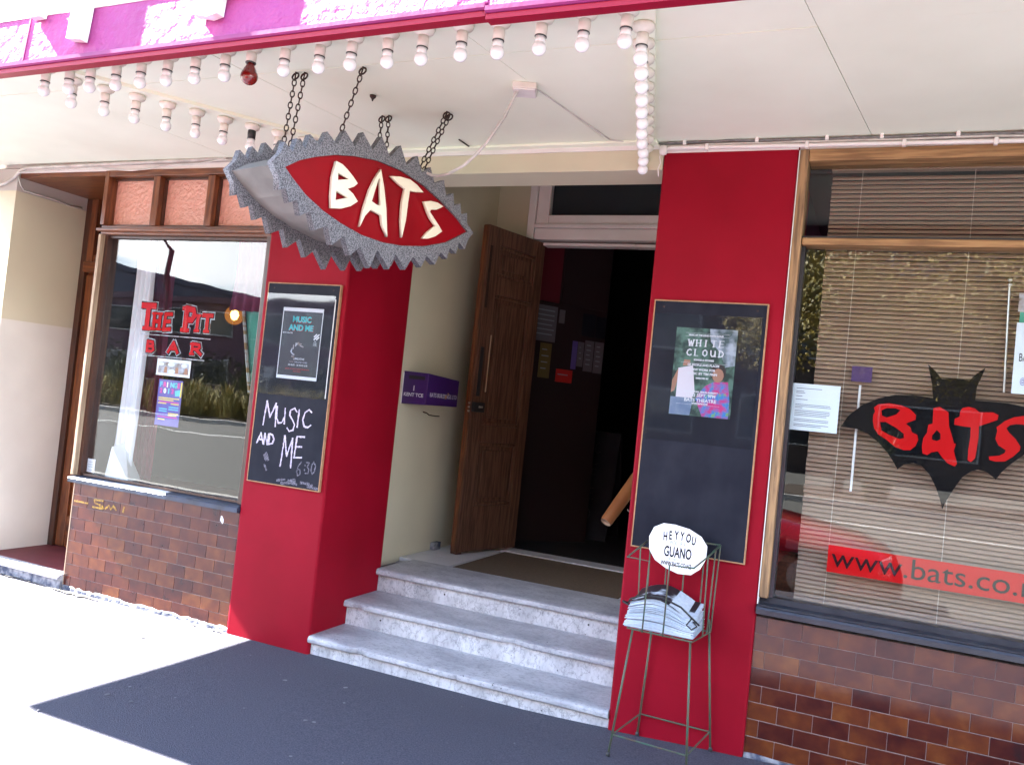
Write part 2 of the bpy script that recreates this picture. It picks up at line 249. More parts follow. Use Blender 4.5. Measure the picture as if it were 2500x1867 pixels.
# ------------------------------------------------------------------ mesh helpers
ORG = {}
def orgof(o): return ORG[o.name] if o is not None else Vector((0, 0, 0))
def tag(o, label=None, cat=None, group=None, kind=None):
    if label: o['label'] = label
    if cat: o['category'] = cat
    if group: o['group'] = group
    if kind: o['kind'] = kind
    return o
def thing(name, loc, label, cat, group=None):
    o = bpy.data.objects.new(name, None); COL.objects.link(o); o.location = loc; o.empty_display_size = 0.1
    ORG[o.name] = Vector(loc)
    return tag(o, label, cat, group)
def link(name, me, parent=None, loc=None, rot=None):
    o = bpy.data.objects.new(name, me); COL.objects.link(o)
    if parent is not None: o.parent = parent
    wl = Vector(loc) if loc is not None else orgof(parent)
    o.location = wl - orgof(parent)
    if rot is not None: o.rotation_euler = rot
    ORG[o.name] = wl
    return o
class MB:
    def __init__(s): s.v = []; s.f = []
    def add(s, vs, fs):
        k = len(s.v); s.v += [Vector(p) for p in vs]; s.f += [tuple(i + k for i in f) for f in fs]; return s
    def box(s, x0, x1, y0, y1, z0, z1):
        return s.add([(x0, y0, z0), (x1, y0, z0), (x1, y1, z0), (x0, y1, z0), (x0, y0, z1), (x1, y0, z1), (x1, y1, z1), (x0, y1, z1)],
                     [(0, 3, 2, 1), (4, 5, 6, 7), (0, 1, 5, 4), (1, 2, 6, 5), (2, 3, 7, 6), (3, 0, 4, 7)])
    def obox(s, c, ax, ay, az):
        c, ax, ay, az = map(Vector, (c, ax, ay, az))
        P = [c + i * ax + j * ay + k * az for k in (-1, 1) for (i, j) in ((-1, -1), (1, -1), (1, 1), (-1, 1))]
        return s.add(P, [(0, 3, 2, 1), (4, 5, 6, 7), (0, 1, 5, 4), (1, 2, 6, 5), (2, 3, 7, 6), (3, 0, 4, 7)])
    def prism(s, poly, a, b):
        # poly: list of 3D points, extruded by vector from a to b
        n = len(poly); a = Vector(a); b = Vector(b)
        vs = [Vector(p) + a for p in poly] + [Vector(p) + b for p in poly]
        fs = [tuple(range(n))[::-1], tuple(range(n, 2 * n))] + [(i, (i + 1) % n, n + (i + 1) % n, n + i) for i in range(n)]
        return s.add(vs, fs)
    def tube(s, pts, r, seg=8, caps=True, closed=False):
        pts = [Vector(p) for p in pts]; n = len(pts)
        rs = r if isinstance(r, (list, tuple)) else [r] * n
        rings = []; up = None
        for i, p in enumerate(pts):
            if closed: d = pts[(i + 1) % n] - pts[i - 1]
            else: d = pts[min(i + 1, n - 1)] - pts[max(i - 1, 0)]
            d = d.normalized() if d.length > 1e-9 else Vector((0, 0, 1))
            if up is None: up = d.orthogonal().normalized()
            else:
                up = up - d * up.dot(d)
                up = up.normalized() if up.length > 1e-6 else d.orthogonal().normalized()
            bi = d.cross(up)
            rings.append([p + (up * math.cos(t) + bi * math.sin(t)) * rs[i] for t in [2 * math.pi * k / seg for k in range(seg)]])
        vs = [v for rr in rings for v in rr]; fs = []
        m = n if closed else n - 1
        for i in range(m):
            j = (i + 1) % n
            for k in range(seg): fs.append((i * seg + k, i * seg + (k + 1) % seg, j * seg + (k + 1) % seg, j * seg + k))
        if caps and not closed: fs += [tuple(range(seg))[::-1], tuple(range((n - 1) * seg, n * seg))]
        return s.add(vs, fs)
    def lathe(s, prof, c=(0, 0, 0), seg=16):
        c = Vector(c); vs = []; fs = []
        for (r, z) in prof:
            vs += [c + Vector((r * math.cos(2 * math.pi * k / seg), r * math.sin(2 * math.pi * k / seg), z)) for k in range(seg)]
        for i in range(len(prof) - 1):
            for k in range(seg): fs.append((i * seg + k, i * seg + (k + 1) % seg, (i + 1) * seg + (k + 1) % seg, (i + 1) * seg + k))
        fs += [tuple(range(seg))[::-1], tuple(range((len(prof) - 1) * seg, len(prof) * seg))]
        return s.add(vs, fs)
    def quad(s, a, b, c, d): return s.add([a, b, c, d], [(0, 1, 2, 3)])
    def mesh(s, name, mat, off=(0, 0, 0), bevel=0, smooth=False, fix=True):
        off = Vector(off); me = bpy.data.meshes.new(name)
        me.from_pydata([tuple(p - off) for p in s.v], [], s.f)
        if bevel or fix:
            bm = bmesh.new(); bm.from_mesh(me)
            if fix: bmesh.ops.recalc_face_normals(bm, faces=bm.faces)
            if bevel:
                ed = [e for e in bm.edges if len(e.link_faces) == 2 and e.calc_face_angle(0) > 0.5]
                bmesh.ops.bevel(bm, geom=ed, offset=bevel, segments=2, affect='EDGES', profile=0.5, clamp_overlap=True)
            bm.to_mesh(me); bm.free()
        if smooth:
            for p in me.polygons: p.use_smooth = True
        me.materials.append(MAT[mat] if isinstance(mat, str) else mat)
        return me
    def build(s, name, mat, parent=None, base=None, bevel=0, smooth=False, fix=True):
        off = orgof(parent) if parent is not None else Vector(base if base is not None else (0, 0, 0))
        me = s.mesh(name, mat, off, bevel, smooth, fix)
        return link(name, me, parent, off)
def sharp_smooth(o, ang=0.6):
    me = o.data
    for p in me.polygons: p.use_smooth = True
    bm = bmesh.new(); bm.from_mesh(me)
    for e in bm.edges:
        if len(e.link_faces) == 2 and e.calc_face_angle(0) > ang: e.smooth = False
    bm.to_mesh(me); bm.free()
def B(name, mat, parent, x0, x1, y0, y1, z0, z1, bevel=0.0, base=None):
    return MB().box(x0, x1, y0, y1, z0, z1).build(name, mat, parent, base, bevel)
_CNT = [0]
def shape2d(outer, holes=(), depth=0.01, bevel=0.0):
    """filled 2D outline with holes -> mesh in its own XY plane, thickness along +-Z"""
    cu = bpy.data.curves.new('tmp', 'CURVE'); cu.dimensions = '2D'; cu.fill_mode = 'BOTH'; cu.extrude = depth / 2; cu.bevel_depth = bevel; cu.bevel_resolution = 1
    for poly in [outer, *holes]:
        sp = cu.splines.new('POLY'); sp.points.add(len(poly) - 1)
        for p, q in zip(sp.points, poly): p.co = (q[0], q[1], 0, 1)
        sp.use_cyclic_u = True
    ob = bpy.data.objects.new('tmp', cu); COL.objects.link(ob)
    dg = bpy.context.evaluated_depsgraph_get()
    me = bpy.data.meshes.new_from_object(ob.evaluated_get(dg))
    bpy.data.objects.remove(ob); bpy.data.curves.remove(cu)
    return me
def text2d(txt, size, depth=0.0006, space=1.0, shear=0.0, align='LEFT', xs=1.0, bold=0.0):
    cu = bpy.data.curves.new('tmp', 'FONT'); cu.body = txt; cu.size = size; cu.extrude = depth / 2; cu.space_character = space; cu.shear = shear; cu.align_x = align; cu.offset = bold; cu.resolution_u = 3
    ob = bpy.data.objects.new('tmp', cu); COL.objects.link(ob)
    dg = bpy.context.evaluated_depsgraph_get()
    me = bpy.data.meshes.new_from_object(ob.evaluated_get(dg))
    bpy.data.objects.remove(ob); bpy.data.curves.remove(cu)
    if xs != 1.0:
        for v in me.vertices: v.co.x *= xs
    return me
XZ = Matrix(((1, 0, 0), (0, 0, -1), (0, 1, 0)))     # shape XY plane -> world XZ plane, normal towards -Y
def place(me, name, mat, parent, origin, basis=XZ, base=None):
    """shape mesh -> object standing at origin; mesh data moved into the parent's frame"""
    o0 = orgof(parent) if parent is not None else Vector(base if base is not None else origin)
    me.transform(Matrix.Translation(Vector(origin) - o0) @ basis.to_4x4())
    me.materials.clear(); me.materials.append(MAT[mat] if isinstance(mat, str) else mat)
    me.name = name
    return link(name, me, parent, o0)
def flat(poly, y, mat, name, parent, holes=(), depth=0.001, base=None):
    """poly in world (x, z) on the plane y"""
    return place(shape2d(poly, holes, depth), name, mat, parent, (0, y, 0), XZ, base)
def text(txt, x, z, y, size, mat, name, parent, **k):
    return place(text2d(txt, size, **k), name, mat, parent, (x, y, z))
def rect(x0, x1, z0, z1): return [(x0, z0), (x1, z0), (x1, z1), (x0, z1)]
ORD = ['first', 'second', 'third', 'fourth', 'fifth', 'sixth', 'seventh', 'eighth', 'ninth', 'tenth', 'eleventh', 'twelfth', 'thirteenth', 'fourteenth', 'fifteenth', 'sixteenth', 'seventeenth', 'eighteenth', 'nineteenth', 'twentieth']
# pen-stroke alphabet (unit box) for chalk and sign writing
STROKES = {
 'M': [[(0, 0), (.12, 1)], [(.12, 1), (.45, .35)], [(.45, .35), (.8, .95)], [(.8, .95), (.9, 0)]],
 'U': [[(.05, .95), (.08, .3), (.3, .02), (.6, .05), (.78, .35)], [(.8, .9), (.85, .02)]],
 'S': [[(.85, .85), (.6, 1), (.25, .9), (.2, .68), (.5, .5), (.75, .3), (.65, .06), (.3, 0), (.08, .12)]],
 'I': [[(.4, 1), (.35, 0)]], 'C': [[(.85, .85), (.6, 1), (.25, .8), (.1, .4), (.3, .05), (.65, 0), (.9, .15)]],
 'A': [[(0, 0), (.42, 1)], [(.42, 1), (.85, 0)], [(.15, .38), (.7, .38)]], 'N': [[(.05, 0), (.1, 1)], [(.1, 1), (.75, .02)], [(.75, .02), (.82, 1)]],
 'D': [[(.1, 0), (.15, 1)], [(.15, 1), (.6, .9), (.85, .55), (.7, .15), (.1, 0)]], 'E': [[(.1, 0), (.18, 1)], [(.18, 1), (.9, 1.02)], [(.14, .52), (.75, .55)], [(.1, 0), (.85, .05)]],
 '6': [[(.7, 1), (.3, .7), (.1, .3), (.35, 0), (.7, .15), (.65, .45), (.3, .45), (.12, .25)]], '3': [[(.1, .95), (.7, .98), (.4, .6), (.75, .4), (.65, .05), (.1, .02)]],
 '0': [[(.45, 1), (.15, .7), (.1, .3), (.4, 0), (.75, .25), (.8, .7), (.45, 1)]], ':': [[(.45, .75), (.48, .68)], [(.45, .3), (.48, .22)]],
 'T': [[(0, 1), (.9, 1)], [(.45, 1), (.45, 0)]], 'H': [[(.1, 0), (.1, 1)], [(.8, 0), (.8, 1)], [(.1, .5), (.8, .5)]], 'P': [[(.1, 0), (.1, 1)], [(.1, 1), (.7, .95), (.8, .7), (.6, .48), (.1, .48)]],
 'R': [[(.1, 0), (.1, 1)], [(.1, 1), (.7, .95), (.75, .7), (.55, .5), (.1, .5)], [(.4, .5), (.9, 0)]], 'O': [[(.45, 1), (.1, .75), (.1, .25), (.45, 0), (.8, .25), (.8, .75), (.45, 1)]],
 'L': [[(.1, 1), (.1, 0)], [(.1, 0), (.7, 0)]], 'K': [[(.1, 0), (.1, 1)], [(.8, 1), (.1, .45)], [(.3, .55), (.85, 0)]], 'Y': [[(0, 1), (.45, .5)], [(.9, 1), (.45, .5)], [(.45, .5), (.45, 0)]], 'W': [[(0, 1), (.25, 0)], [(.25, 0), (.45, .8)], [(.45, .8), (.7, 0)], [(.7, 0), (.95, 1)]],
}
def ribbon(mb, pts, wd, y, jitter=0.0):
    """flat pen stroke along (x, z) points on plane y"""
    n = len(pts); L = []; R = []
    for i, p in enumerate(pts):
        a = pts[max(i - 1, 0)]; b = pts[min(i + 1, n - 1)]
        d = Vector((b[0] - a[0], b[1] - a[1])); d = d.normalized() if d.length > 1e-9 else Vector((0, 1))
        nn = Vector((-d.y, d.x)); h = wd / 2 * (1 + random.uniform(-jitter, jitter))
        e = d * (wd * 0.35 if i == n - 1 else (-wd * 0.35 if i == 0 else 0))
        L.append((p[0] + nn.x * h + e.x, y, p[1] + nn.y * h + e.y)); R.append((p[0] - nn.x * h + e.x, y, p[1] - nn.y * h + e.y))
    mb.add(L + R, [(i, i + 1, n + i + 1, n + i) for i in range(n - 1)])
def densify(pts, step):
    out = [pts[0]]
    for a, b in zip(pts, pts[1:]):
        k = max(1, int(math.hypot(b[0] - a[0], b[1] - a[1]) / step))
        out += [(a[0] + (b[0] - a[0]) * t / k, a[1] + (b[1] - a[1]) * t / k) for t in range(1, k + 1)]
    return out
def scrawl(mb, ch, x, z, wdt, hgt, pen, y, lean=0.0, jit=0.25):
    for i, st in enumerate(STROKES.get(ch, [])):
        P = [(x + px * wdt + lean * pz * hgt, z + pz * hgt) for px, pz in st]
        P = densify(P, pen * 1.2)
        P = [(a + random.uniform(-1, 1) * pen * 0.10, b + random.uniform(-1, 1) * pen * 0.10) for a, b in P]
        ribbon(mb, P, pen, y - 0.0002 * i, jit)
# ================================================================== ground and street
def gz(x):
    t = min(1, max(0, (x - 0.4) / 1.5)); return 0.058 * t * t * (3 - 2 * t)
def sheet(name, mat, x0, x1, y0, y1, zf, nx, ny, kind='structure'):
    mb = MB(); vs = []; fs = []
    for j in range(ny + 1):
        for i in range(nx + 1):
            x = x0 + (x1 - x0) * i / nx; y = y0 + (y1 - y0) * j / ny; vs.append((x, y, zf(x, y)))
    for j in range(ny):
        for i in range(nx):
            a = j * (nx + 1) + i; fs.append((a, a + 1, a + nx + 2, a + nx + 1))
    mb.add(vs, fs); o = mb.build(name, mat, fix=False, smooth=True); tag(o, kind=kind); return o
tag(sheet('terrain', 'road', -900, 900, -900, 300, lambda x, y: -0.20, 4, 4), None)
sheet('footpath', 'asphalt', -16, 12, -4.45, 0.35, lambda x, y: gz(x) + 0.004 * math.sin(3 * x + 1.7 * y) * math.sin(2.3 * y), 112, 20)
o = MB().box(-16, 12, -4.60, -4.45, -0.2, 0.0).build('kerb', 'concrete', bevel=0.02); tag(o, kind='structure')
sheet('road', 'road', -120, 60, -19.0, -4.60, lambda x, y: -0.135, 2, 2)
o = MB().box(-120, 60, -14.75, -14.6, -0.134, -0.129).build('road_line', 'whitepaint'); tag(o, kind='structure')
o = MB().box(-120, 60, -19.2, -19.0, -0.2, 0.03).build('kerb', 'concrete', bevel=0.02); tag(o, kind='structure')
sheet('planting_bed', 'soil', -120, 60, -24.0, -19.2, lambda x, y: 0.05 + 0.06 * math.sin(x * 1.3) * math.sin(y * 2), 180, 8)
o = MB().box(-120, 60, -24.2, -24.0, -0.2, 0.03).build('kerb', 'concrete', bevel=0.02); tag(o, kind='structure')
# dark gap where the footpath has come away from the tiled wall
for (xa, xb, wmax, yo) in ((-3.95, -3.05, .010, -.020), (-3.05, -2.5, .026, -.035), (-2.45, -2.25, .007, -.025), (-1.78, -1.66, .008, -.022), (-1.60, -1.47, .012, -.020)):
    mb = MB(); n_ = 26; P = [(xa + (xb - xa) * i / n_, yo + random.uniform(-.007, .007)) for i in range(n_ + 1)]
    wd = [wmax * math.sin(math.pi * (i + .3) / (n_ + .6)) * random.uniform(.45, 1.1) for i in range(n_ + 1)]
    mb.add([(p[0], p[1] - wd[i], 0.009) for i, p in enumerate(P)] + [(p[0], p[1] + wd[i], 0.009) for i, p in enumerate(P)], [(i, i + 1, n_ + 2 + i, n_ + 1 + i) for i in range(n_)])
    tag(mb.build('pavement_gap', 'crack', fix=False), kind='structure')

# pale flecks and old gum trodden into the footpath
mb = MB(); rf = random.Random(11)
for i in range(150):
    x = rf.uniform(-2.6, 3.0); y = rf.uniform(-3.2, -.12); r_ = rf.choice((.004, .005, .006, .009, .013)); z = gz(x) + .0062 + i * 1e-6; n_ = 7; a0 = rf.random() * 6
    mb.add([(x + r_ * rf.uniform(.6, 1.2) * math.cos(a0 + k * 6.283 / n_), y + r_ * rf.uniform(.6, 1.2) * math.sin(a0 + k * 6.283 / n_), z) for k in range(n_)], [tuple(range(n_))])
o = mb.build('gum_flecks', 'gum', fix=False); tag(o, 'pale gum spots and flecks trodden into the shaded footpath', 'flecks', kind='stuff')

# ================================================================== the building
BLD = thing('theatre_building', (0, 0, 0), 'old shopfront with red pillars, tiled stall walls, marble steps and two shop windows', 'building')
def P_(name, mat, x0, x1, y0, y1, z0, z1, bevel=0.0, label=None, parent=None):
    o = B(name, mat, parent or BLD, x0, x1, y0, y1, z0, z1, bevel)
    if label: o['label'] = label
    return o
# pillars
P_('pillar', 'red', -1.474, -0.855, 0.0, 0.72, -0.05, 2.955, 0.012, 'red painted pillar left of the steps')
P_('pillar', 'red', 0.98, 1.635, 0.0, 0.72, -0.05, 2.955, 0.012, 'red painted pillar right of the steps')
# cream pier at the left with its recess
P_('pier_wall', 'lowcream', -9.0, -3.894, 0.0, 1.6, -0.05, 1.83)
P_('pier_wall', 'cream', -9.0, -3.894, 0.0, 1.6, 1.83, 2.785, 0.0)
P_('pier_wall', 'greyplaster', -9.0, -3.897, 0.003, 1.6, 2.785, 2.95, 0.0)
P_('recess_floor', 'redfloor', -3.894, -2.95, 0.05, 0.9, 0.0, 0.092)
o = MB().prism([(0, -0.012, 0.062), (0, -0.03, 0.072), (0, -0.03, 0.088), (0, -0.015, 0.101), (0, 0.07, 0.104), (0, 0.07, 0.062)], (-3.46, 0, 0), (-2.952, 0, 0)).build('doorstep_edge', 'marble', BLD)
o = MB().prism([(0, -0.012, 0.062), (0, -0.03, 0.072), (0, -0.03, 0.088), (0, -0.015, 0.101), (0, 0.07, 0.104), (0, 0.07, 0.062)], (-3.893, 0, 0), (-3.463, 0, 0)).build('doorstep_edge', 'marble', BLD)
P_('doorstep_riser', 'cement', -3.893, -2.951, -0.006, 0.06, -0.05, 0.062)
P_('recess_ceiling', 'varnishx', -3.893, -2.96, 0.02, 0.66, 2.885, 2.925)
P_('recess_back_post', 'darkwood', -3.893, -3.835, 0.60, 0.70, 0.092, 2.885, 0.004)
d2 = P_('bar_door', 'varnish', -3.835, -3.0, 0.64, 0.69, 0.092, 2.30, 0.003, 'varnished timber door in the left recess')
P_('door_stile', 'varnish', -3.83, -3.735, 0.62, 0.64, 0.10, 2.27, 0.005, parent=d2)
P_('door_rail', 'varnishx', -3.73, -3.1, 0.62, 0.64, 0.10, 0.34, 0.005, parent=d2)
P_('transom_rail', 'varnishx', -3.835, -2.97, 0.58, 0.70, 2.29, 2.375, 0.008)
P_('fanlight_frame', 'varnish', -3.835, -3.765, 0.60, 0.70, 2.376, 2.884, 0.004)
P_('fanlight_pane', 'bldwin', -3.764, -2.97, 0.64, 0.66, 2.43, 2.86)
P_('fanlight_rail', 'varnishx', -3.764, -2.97, 0.61, 0.70, 2.376, 2.43, 0.004)
# wall head above the windows, upper storey
P_('wall_head', 'greyplaster', -9.0, 9.0, 0.012, 0.30, 2.957, 3.6)
P_('wall_head', 'white', -3.893, -1.475, 0.014, 0.30, 2.918, 2.955)
P_('wall_head', 'white', 1.637, 5.2, 0.014, 0.30, 2.927, 2.955)
P_('upper_wall', 'upper', -9.0, 9.0, 0.05, 6.0, 3.62, 8.0)
P_('pillar_cap', 'white', 0.985, 1.632, -0.004, 0.012, 2.925, 2.956)
# lintel over the entrance
P_('lintel', 'cream', -0.853, 0.978, 0.004, 0.26, 2.842, 2.956, 0.004)
P_('lintel_trim', 'white', -0.853, 0.978, -0.012, 0.003, 2.945, 2.968, 0.003)
# entrance recess shell
P_('entrance_wall', 'cream', -1.20, -0.97, 0.721, 2.30, 0.38, 3.55, label='cream plaster side wall of the entrance')
P_('entrance_wall', 'cream', 1.09, 1.30, 0.721, 2.30, 0.38, 3.55)
P_('entrance_back_wall', 'cream', -0.97, -0.665, 2.16, 2.34, 0.38, 3.55)
P_('entrance_back_wall', 'cream', 0.70, 1.09, 2.16, 2.34, 0.38, 3.55)
P_('entrance_ceiling', 'soffit', -1.2, 1.3, 0.26, 2.34, 3.55, 3.62)
# marble steps: each is a tread slab with a worn bullnose and a riser
def tread(y, z, depth, chips, x0=-0.853, x1=0.978, over=0.028):
    mb = MB(); N = 120; secs = []
    for i in range(N + 1):
        x = x0 + (x1 - x0) * i / N
        ch = 0.0
        for (cx, cw, cd) in chips:
            t = abs(x - cx) / cw
            if t < 1: ch = max(ch, cd * (1 - t ** 3) * (0.8 + 0.2 * math.sin(i * 2.1)))
        wv = 0.0025 * math.sin(x * 5.1 + z * 30) + random.uniform(-.0007, .0007)
        f = y - over + wv + ch * 0.55
        T = 0.042
        sag = -0.004 * math.sin(math.pi * i / N)
        prof = [(f + 0.010, z - T), (f + 0.002 + ch * .5, z - T + 0.007), (f + ch * .25, z - T * 0.5), (f + 0.003, z - 0.010), (f + 0.012, z - 0.002 + sag), (y + 0.03, z + sag * 1.2), (y + depth, z), (y + depth, z - T)]
        if ch > 0: prof[0] = (f + 0.012 + ch * .9, z - T + ch * .3)
        secs.append([(x, a, b) for a, b in prof])
    k = len(secs[0]); vs = [p for s_ in secs for p in s_]
    fs = [(i * k + j, i * k + (j + 1) % k, (i + 1) * k + (j + 1) % k, (i + 1) * k + j) for i in range(N) for j in range(k)]
    fs += [tuple(range(k)), tuple(range(N * k, N * k + k))]
    return mb.add(vs, fs)
STEP = [(0.012, 0.113, 0.40, [(-0.50, 0.055, 0.022), (0.12, .012, .012)], 'lowest marble step with a chipped nosing'),
        (0.345, 0.266, 0.40, [(-0.76, 0.05, 0.020), (0.30, 0.07, 0.024)], 'middle marble step with two broken edges'),
        (0.68, 0.416, 0.455, [(-0.35, .01, .008), (-0.02, .012, .008), (.25, .01, .008)], 'top marble step with fine cracks')]
zprev = -0.06
for (y, z, dp, chips, lab) in STEP:
    s = tread(y, z, dp, chips).build('step', 'marble', BLD); s['label'] = lab; sharp_smooth(s, 0.7)
    MB().box(-0.853, 0.978, y + 0.012, y + 0.10, zprev, z - 0.0421).build('riser', 'riser', s)
    for hx in ((-.35, .62) if z > .4 else ((-.6,) if z > .2 else ())): MB().tube([(hx, y + .0105, z - .085), (hx, y + .02, z - .085)], .006, 8).build('bolt_hole', 'crack', s)
    zprev = z - 0.003
MB().box(-0.853, 0.978, 0.45, 1.13, -0.05, 0.22).build('step_core', 'concrete', BLD)
P_('entrance_slab', 'concrete', -1.2, 1.3, 1.10, 2.45, 0.2, 0.385)
# porch floor tiles round the mat well
for i, (x0, x1, y0, y1) in enumerate([(-.968, -.772, 1.137, 1.43), (-.768, -.575, 1.137, 1.43), (-.968, -.772, 1.434, 1.73), (-.768, -.575, 1.434, 1.73), (-.968, -.772, 1.734, 2.03), (-.768, -.575, 1.734, 2.03), (-.968, -.772, 2.034, 2.158),
        (-.768, -.30, 2.09, 2.158), (-.66, -.30, 2.162, 2.28), (-.296, .08, 2.09, 2.28), (.084, .45, 2.09, 2.28), (.454, .69, 2.09, 2.28), (.66, .86, 1.137, 1.60), (.864, 1.088, 1.137, 1.60), (.66, .86, 1.604, 2.086), (.864, 1.088, 1.604, 2.086)]):
    P_('floor_tile', 'floortile', x0, x1, y0, y1, 0.385, 0.414, 0.002)
# door frame and fanlight over the entrance doors
P_('architrave', 'white', -0.664, -0.60, 2.10, 2.20, 0.414, 3.549, 0.004)
P_('door_frame_post', 'white', -0.598, -0.565, 2.17, 2.24, 0.414, 2.944, 0.003)
P_('fanlight_stile', 'white', -0.598, -0.49, 2.12, 2.22, 3.072, 3.549, 0.006)
P_('fanlight_bottom_rail', 'white', -0.489, 0.66, 2.12, 2.22, 3.072, 3.146, 0.006)
P_('transom_moulding', 'white', -0.598, 0.66, 2.09, 2.22, 3.035, 3.070, 0.008)
P_('transom_head', 'white', -0.598, 0.66, 2.11, 2.24, 2.945, 3.033, 0.004)
P_('door_head_lip', 'white', -0.53, 0.24, 2.16, 2.26, 2.905, 2.928, 0.003)
P_('door_head_lip', 'white', 0.244, 0.66, 2.16, 2.26, 2.903, 2.926, 0.003)
P_('fanlight_pane', 'bldwin', -0.489, 0.66, 2.175, 2.185, 3.147, 3.548)
P_('door_frame_post', 'white', 0.662, 0.70, 2.12, 2.24, 0.414, 3.549, 0.004)
# hall behind the doors
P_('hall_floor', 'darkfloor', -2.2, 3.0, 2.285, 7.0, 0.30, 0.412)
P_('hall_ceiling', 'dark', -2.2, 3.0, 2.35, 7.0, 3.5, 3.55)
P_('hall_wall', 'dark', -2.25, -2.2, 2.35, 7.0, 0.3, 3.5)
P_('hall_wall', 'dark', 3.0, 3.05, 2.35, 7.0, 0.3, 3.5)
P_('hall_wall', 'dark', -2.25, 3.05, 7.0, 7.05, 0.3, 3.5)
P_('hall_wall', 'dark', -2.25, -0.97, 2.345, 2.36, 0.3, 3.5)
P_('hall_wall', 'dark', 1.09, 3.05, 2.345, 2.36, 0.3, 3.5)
# oblique inner wall with the notices: Q + a*dv
QW = Vector((-0.6, 2.75, 0)); DV = Vector((0.58, 0.815, 0)).normalized(); NV = Vector((DV.y, -DV.x, 0))
def obl(name, mat, a0, a1, z0, z1, off, th, parent):
    c = QW + DV * (a0 + a1) / 2 + NV * (off + th / 2) + Vector((0, 0, (z0 + z1) / 2))
    return MB().obox(c, DV * (a1 - a0) / 2, NV * th / 2, Vector((0, 0, (z1 - z0) / 2))).build(name, mat, parent)
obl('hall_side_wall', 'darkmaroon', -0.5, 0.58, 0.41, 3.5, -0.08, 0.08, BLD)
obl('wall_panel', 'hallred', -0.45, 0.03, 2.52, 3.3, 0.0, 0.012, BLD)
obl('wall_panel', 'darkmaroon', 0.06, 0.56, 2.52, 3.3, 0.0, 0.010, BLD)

# ---- entrance door leaf, swung open
H = Vector((-0.535, 2.225, 0)); F = Vector((-0.735, 1.565, 0)); DT = (F - H).normalized(); DN = Vector((-DT.y, DT.x, 0))   # DN towards +x
if DN.x < 0: DN = -DN
DW = (F - H).length; TH = 0.058
def dbox(name, mat, a0, a1, z0, z1, n0, n1, parent, bevel=0.0):
    c = H + DT * (a0 + a1) / 2 + DN * (n0 + n1) / 2 + Vector((0, 0, (z0 + z1) / 2))
    return MB().obox(c, DT * (a1 - a0) / 2, DN * (n1 - n0) / 2, Vector((0, 0, (z1 - z0) / 2))).build(name, mat, parent, None, bevel)
door = dbox('entrance_door', 'doorwood', 0.0, DW, 0.43, 2.935, -TH, -0.022, BLD); door['label'] = 'panelled brown timber door folded back into the entrance'
for a0, a1 in ((0, 0.105), (DW - 0.14, DW)): dbox('door_stile', 'doorwood', a0, a1, 0.43, 2.935, -0.022, 0, door, 0.003)
for z0, z1 in ((2.80, 2.934), (2.42, 2.56), (1.27, 1.40), (0.431, 0.78)): dbox('door_rail', 'doorwood', 0.106, DW - 0.141, z0, z1, -0.022, -0.0005, door, 0.003)
for z0, z1 in ((2.56, 2.80), (1.40, 2.42), (0.78, 1.27)):
    a0, a1 = 0.106, DW - 0.141
    # raised panel with moulding frame
    for (p0, p1, q0, q1) in ((a0, a1, z0, z0 + .028), (a0, a1, z1 - .028, z1), (a0, a0 + .028, z0 + .028, z1 - .028), (a1 - .028, a1, z0 + .028, z1 - .028)):
        dbox('panel_moulding', 'doorwood', p0, p1, q0, q1, -0.022, -0.006, door, 0.008)
    dbox('door_panel', 'doorwood', a0 + .06, a1 - .06, z0 + .06, z1 - .06, -0.022, -0.010, door, 0.007)
dbox('flush_bolt', 'iron', DW - 0.055, DW - 0.030, 2.30, 2.78, 0.0, 0.004, door)
dbox('bolt_plate', 'blackholder', DW - 0.075, DW - 0.038, 1.62, 2.0, 0.0, 0.006, door, 0.002)
dbox('bolt_plate_strip', 'palewood', DW - 0.142, DW - 0.134, 1.66, 2.10, 0.0, 0.008, door, 0.002)
dbox('rim_lock', 'blackholder', DW - 0.115, DW - 0.004, 1.50, 1.575, 0.0, 0.035, door, 0.004)
dbox('lock_knob', 'steel', DW - 0.085, DW - 0.045, 1.533, 1.548, 0.035, 0.045, door, 0.003)
for zz_ in (1.505, 1.535, 1.565): dbox('lock_tongue', 'steel', DW, DW + 0.006, zz_ - .009, zz_ + .007, -0.03, -0.012, door, 0.002)
dbox('kick_block', 'darkwood', DW - 0.06, DW, 0.416, 0.43, -TH, 0.0, door)
dbox('door_edge_strip', 'varnish', DW, DW + 0.004, 0.44, 2.93, -TH, -0.02, door)
# small wooden block and wire hook on the entrance wall
P_('skirting_block', 'cement', -0.968, -0.93, 1.58, 1.68, 0.416, 0.47)
MB().tube([(-0.97, 1.26, 1.462), (-0.94, 1.26, 1.458), (-0.93, 1.28, 1.445), (-0.925, 1.36, 1.44), (-0.92, 1.42, 1.44)], 0.004, 6).build('wall_hook', 'iron', BLD)

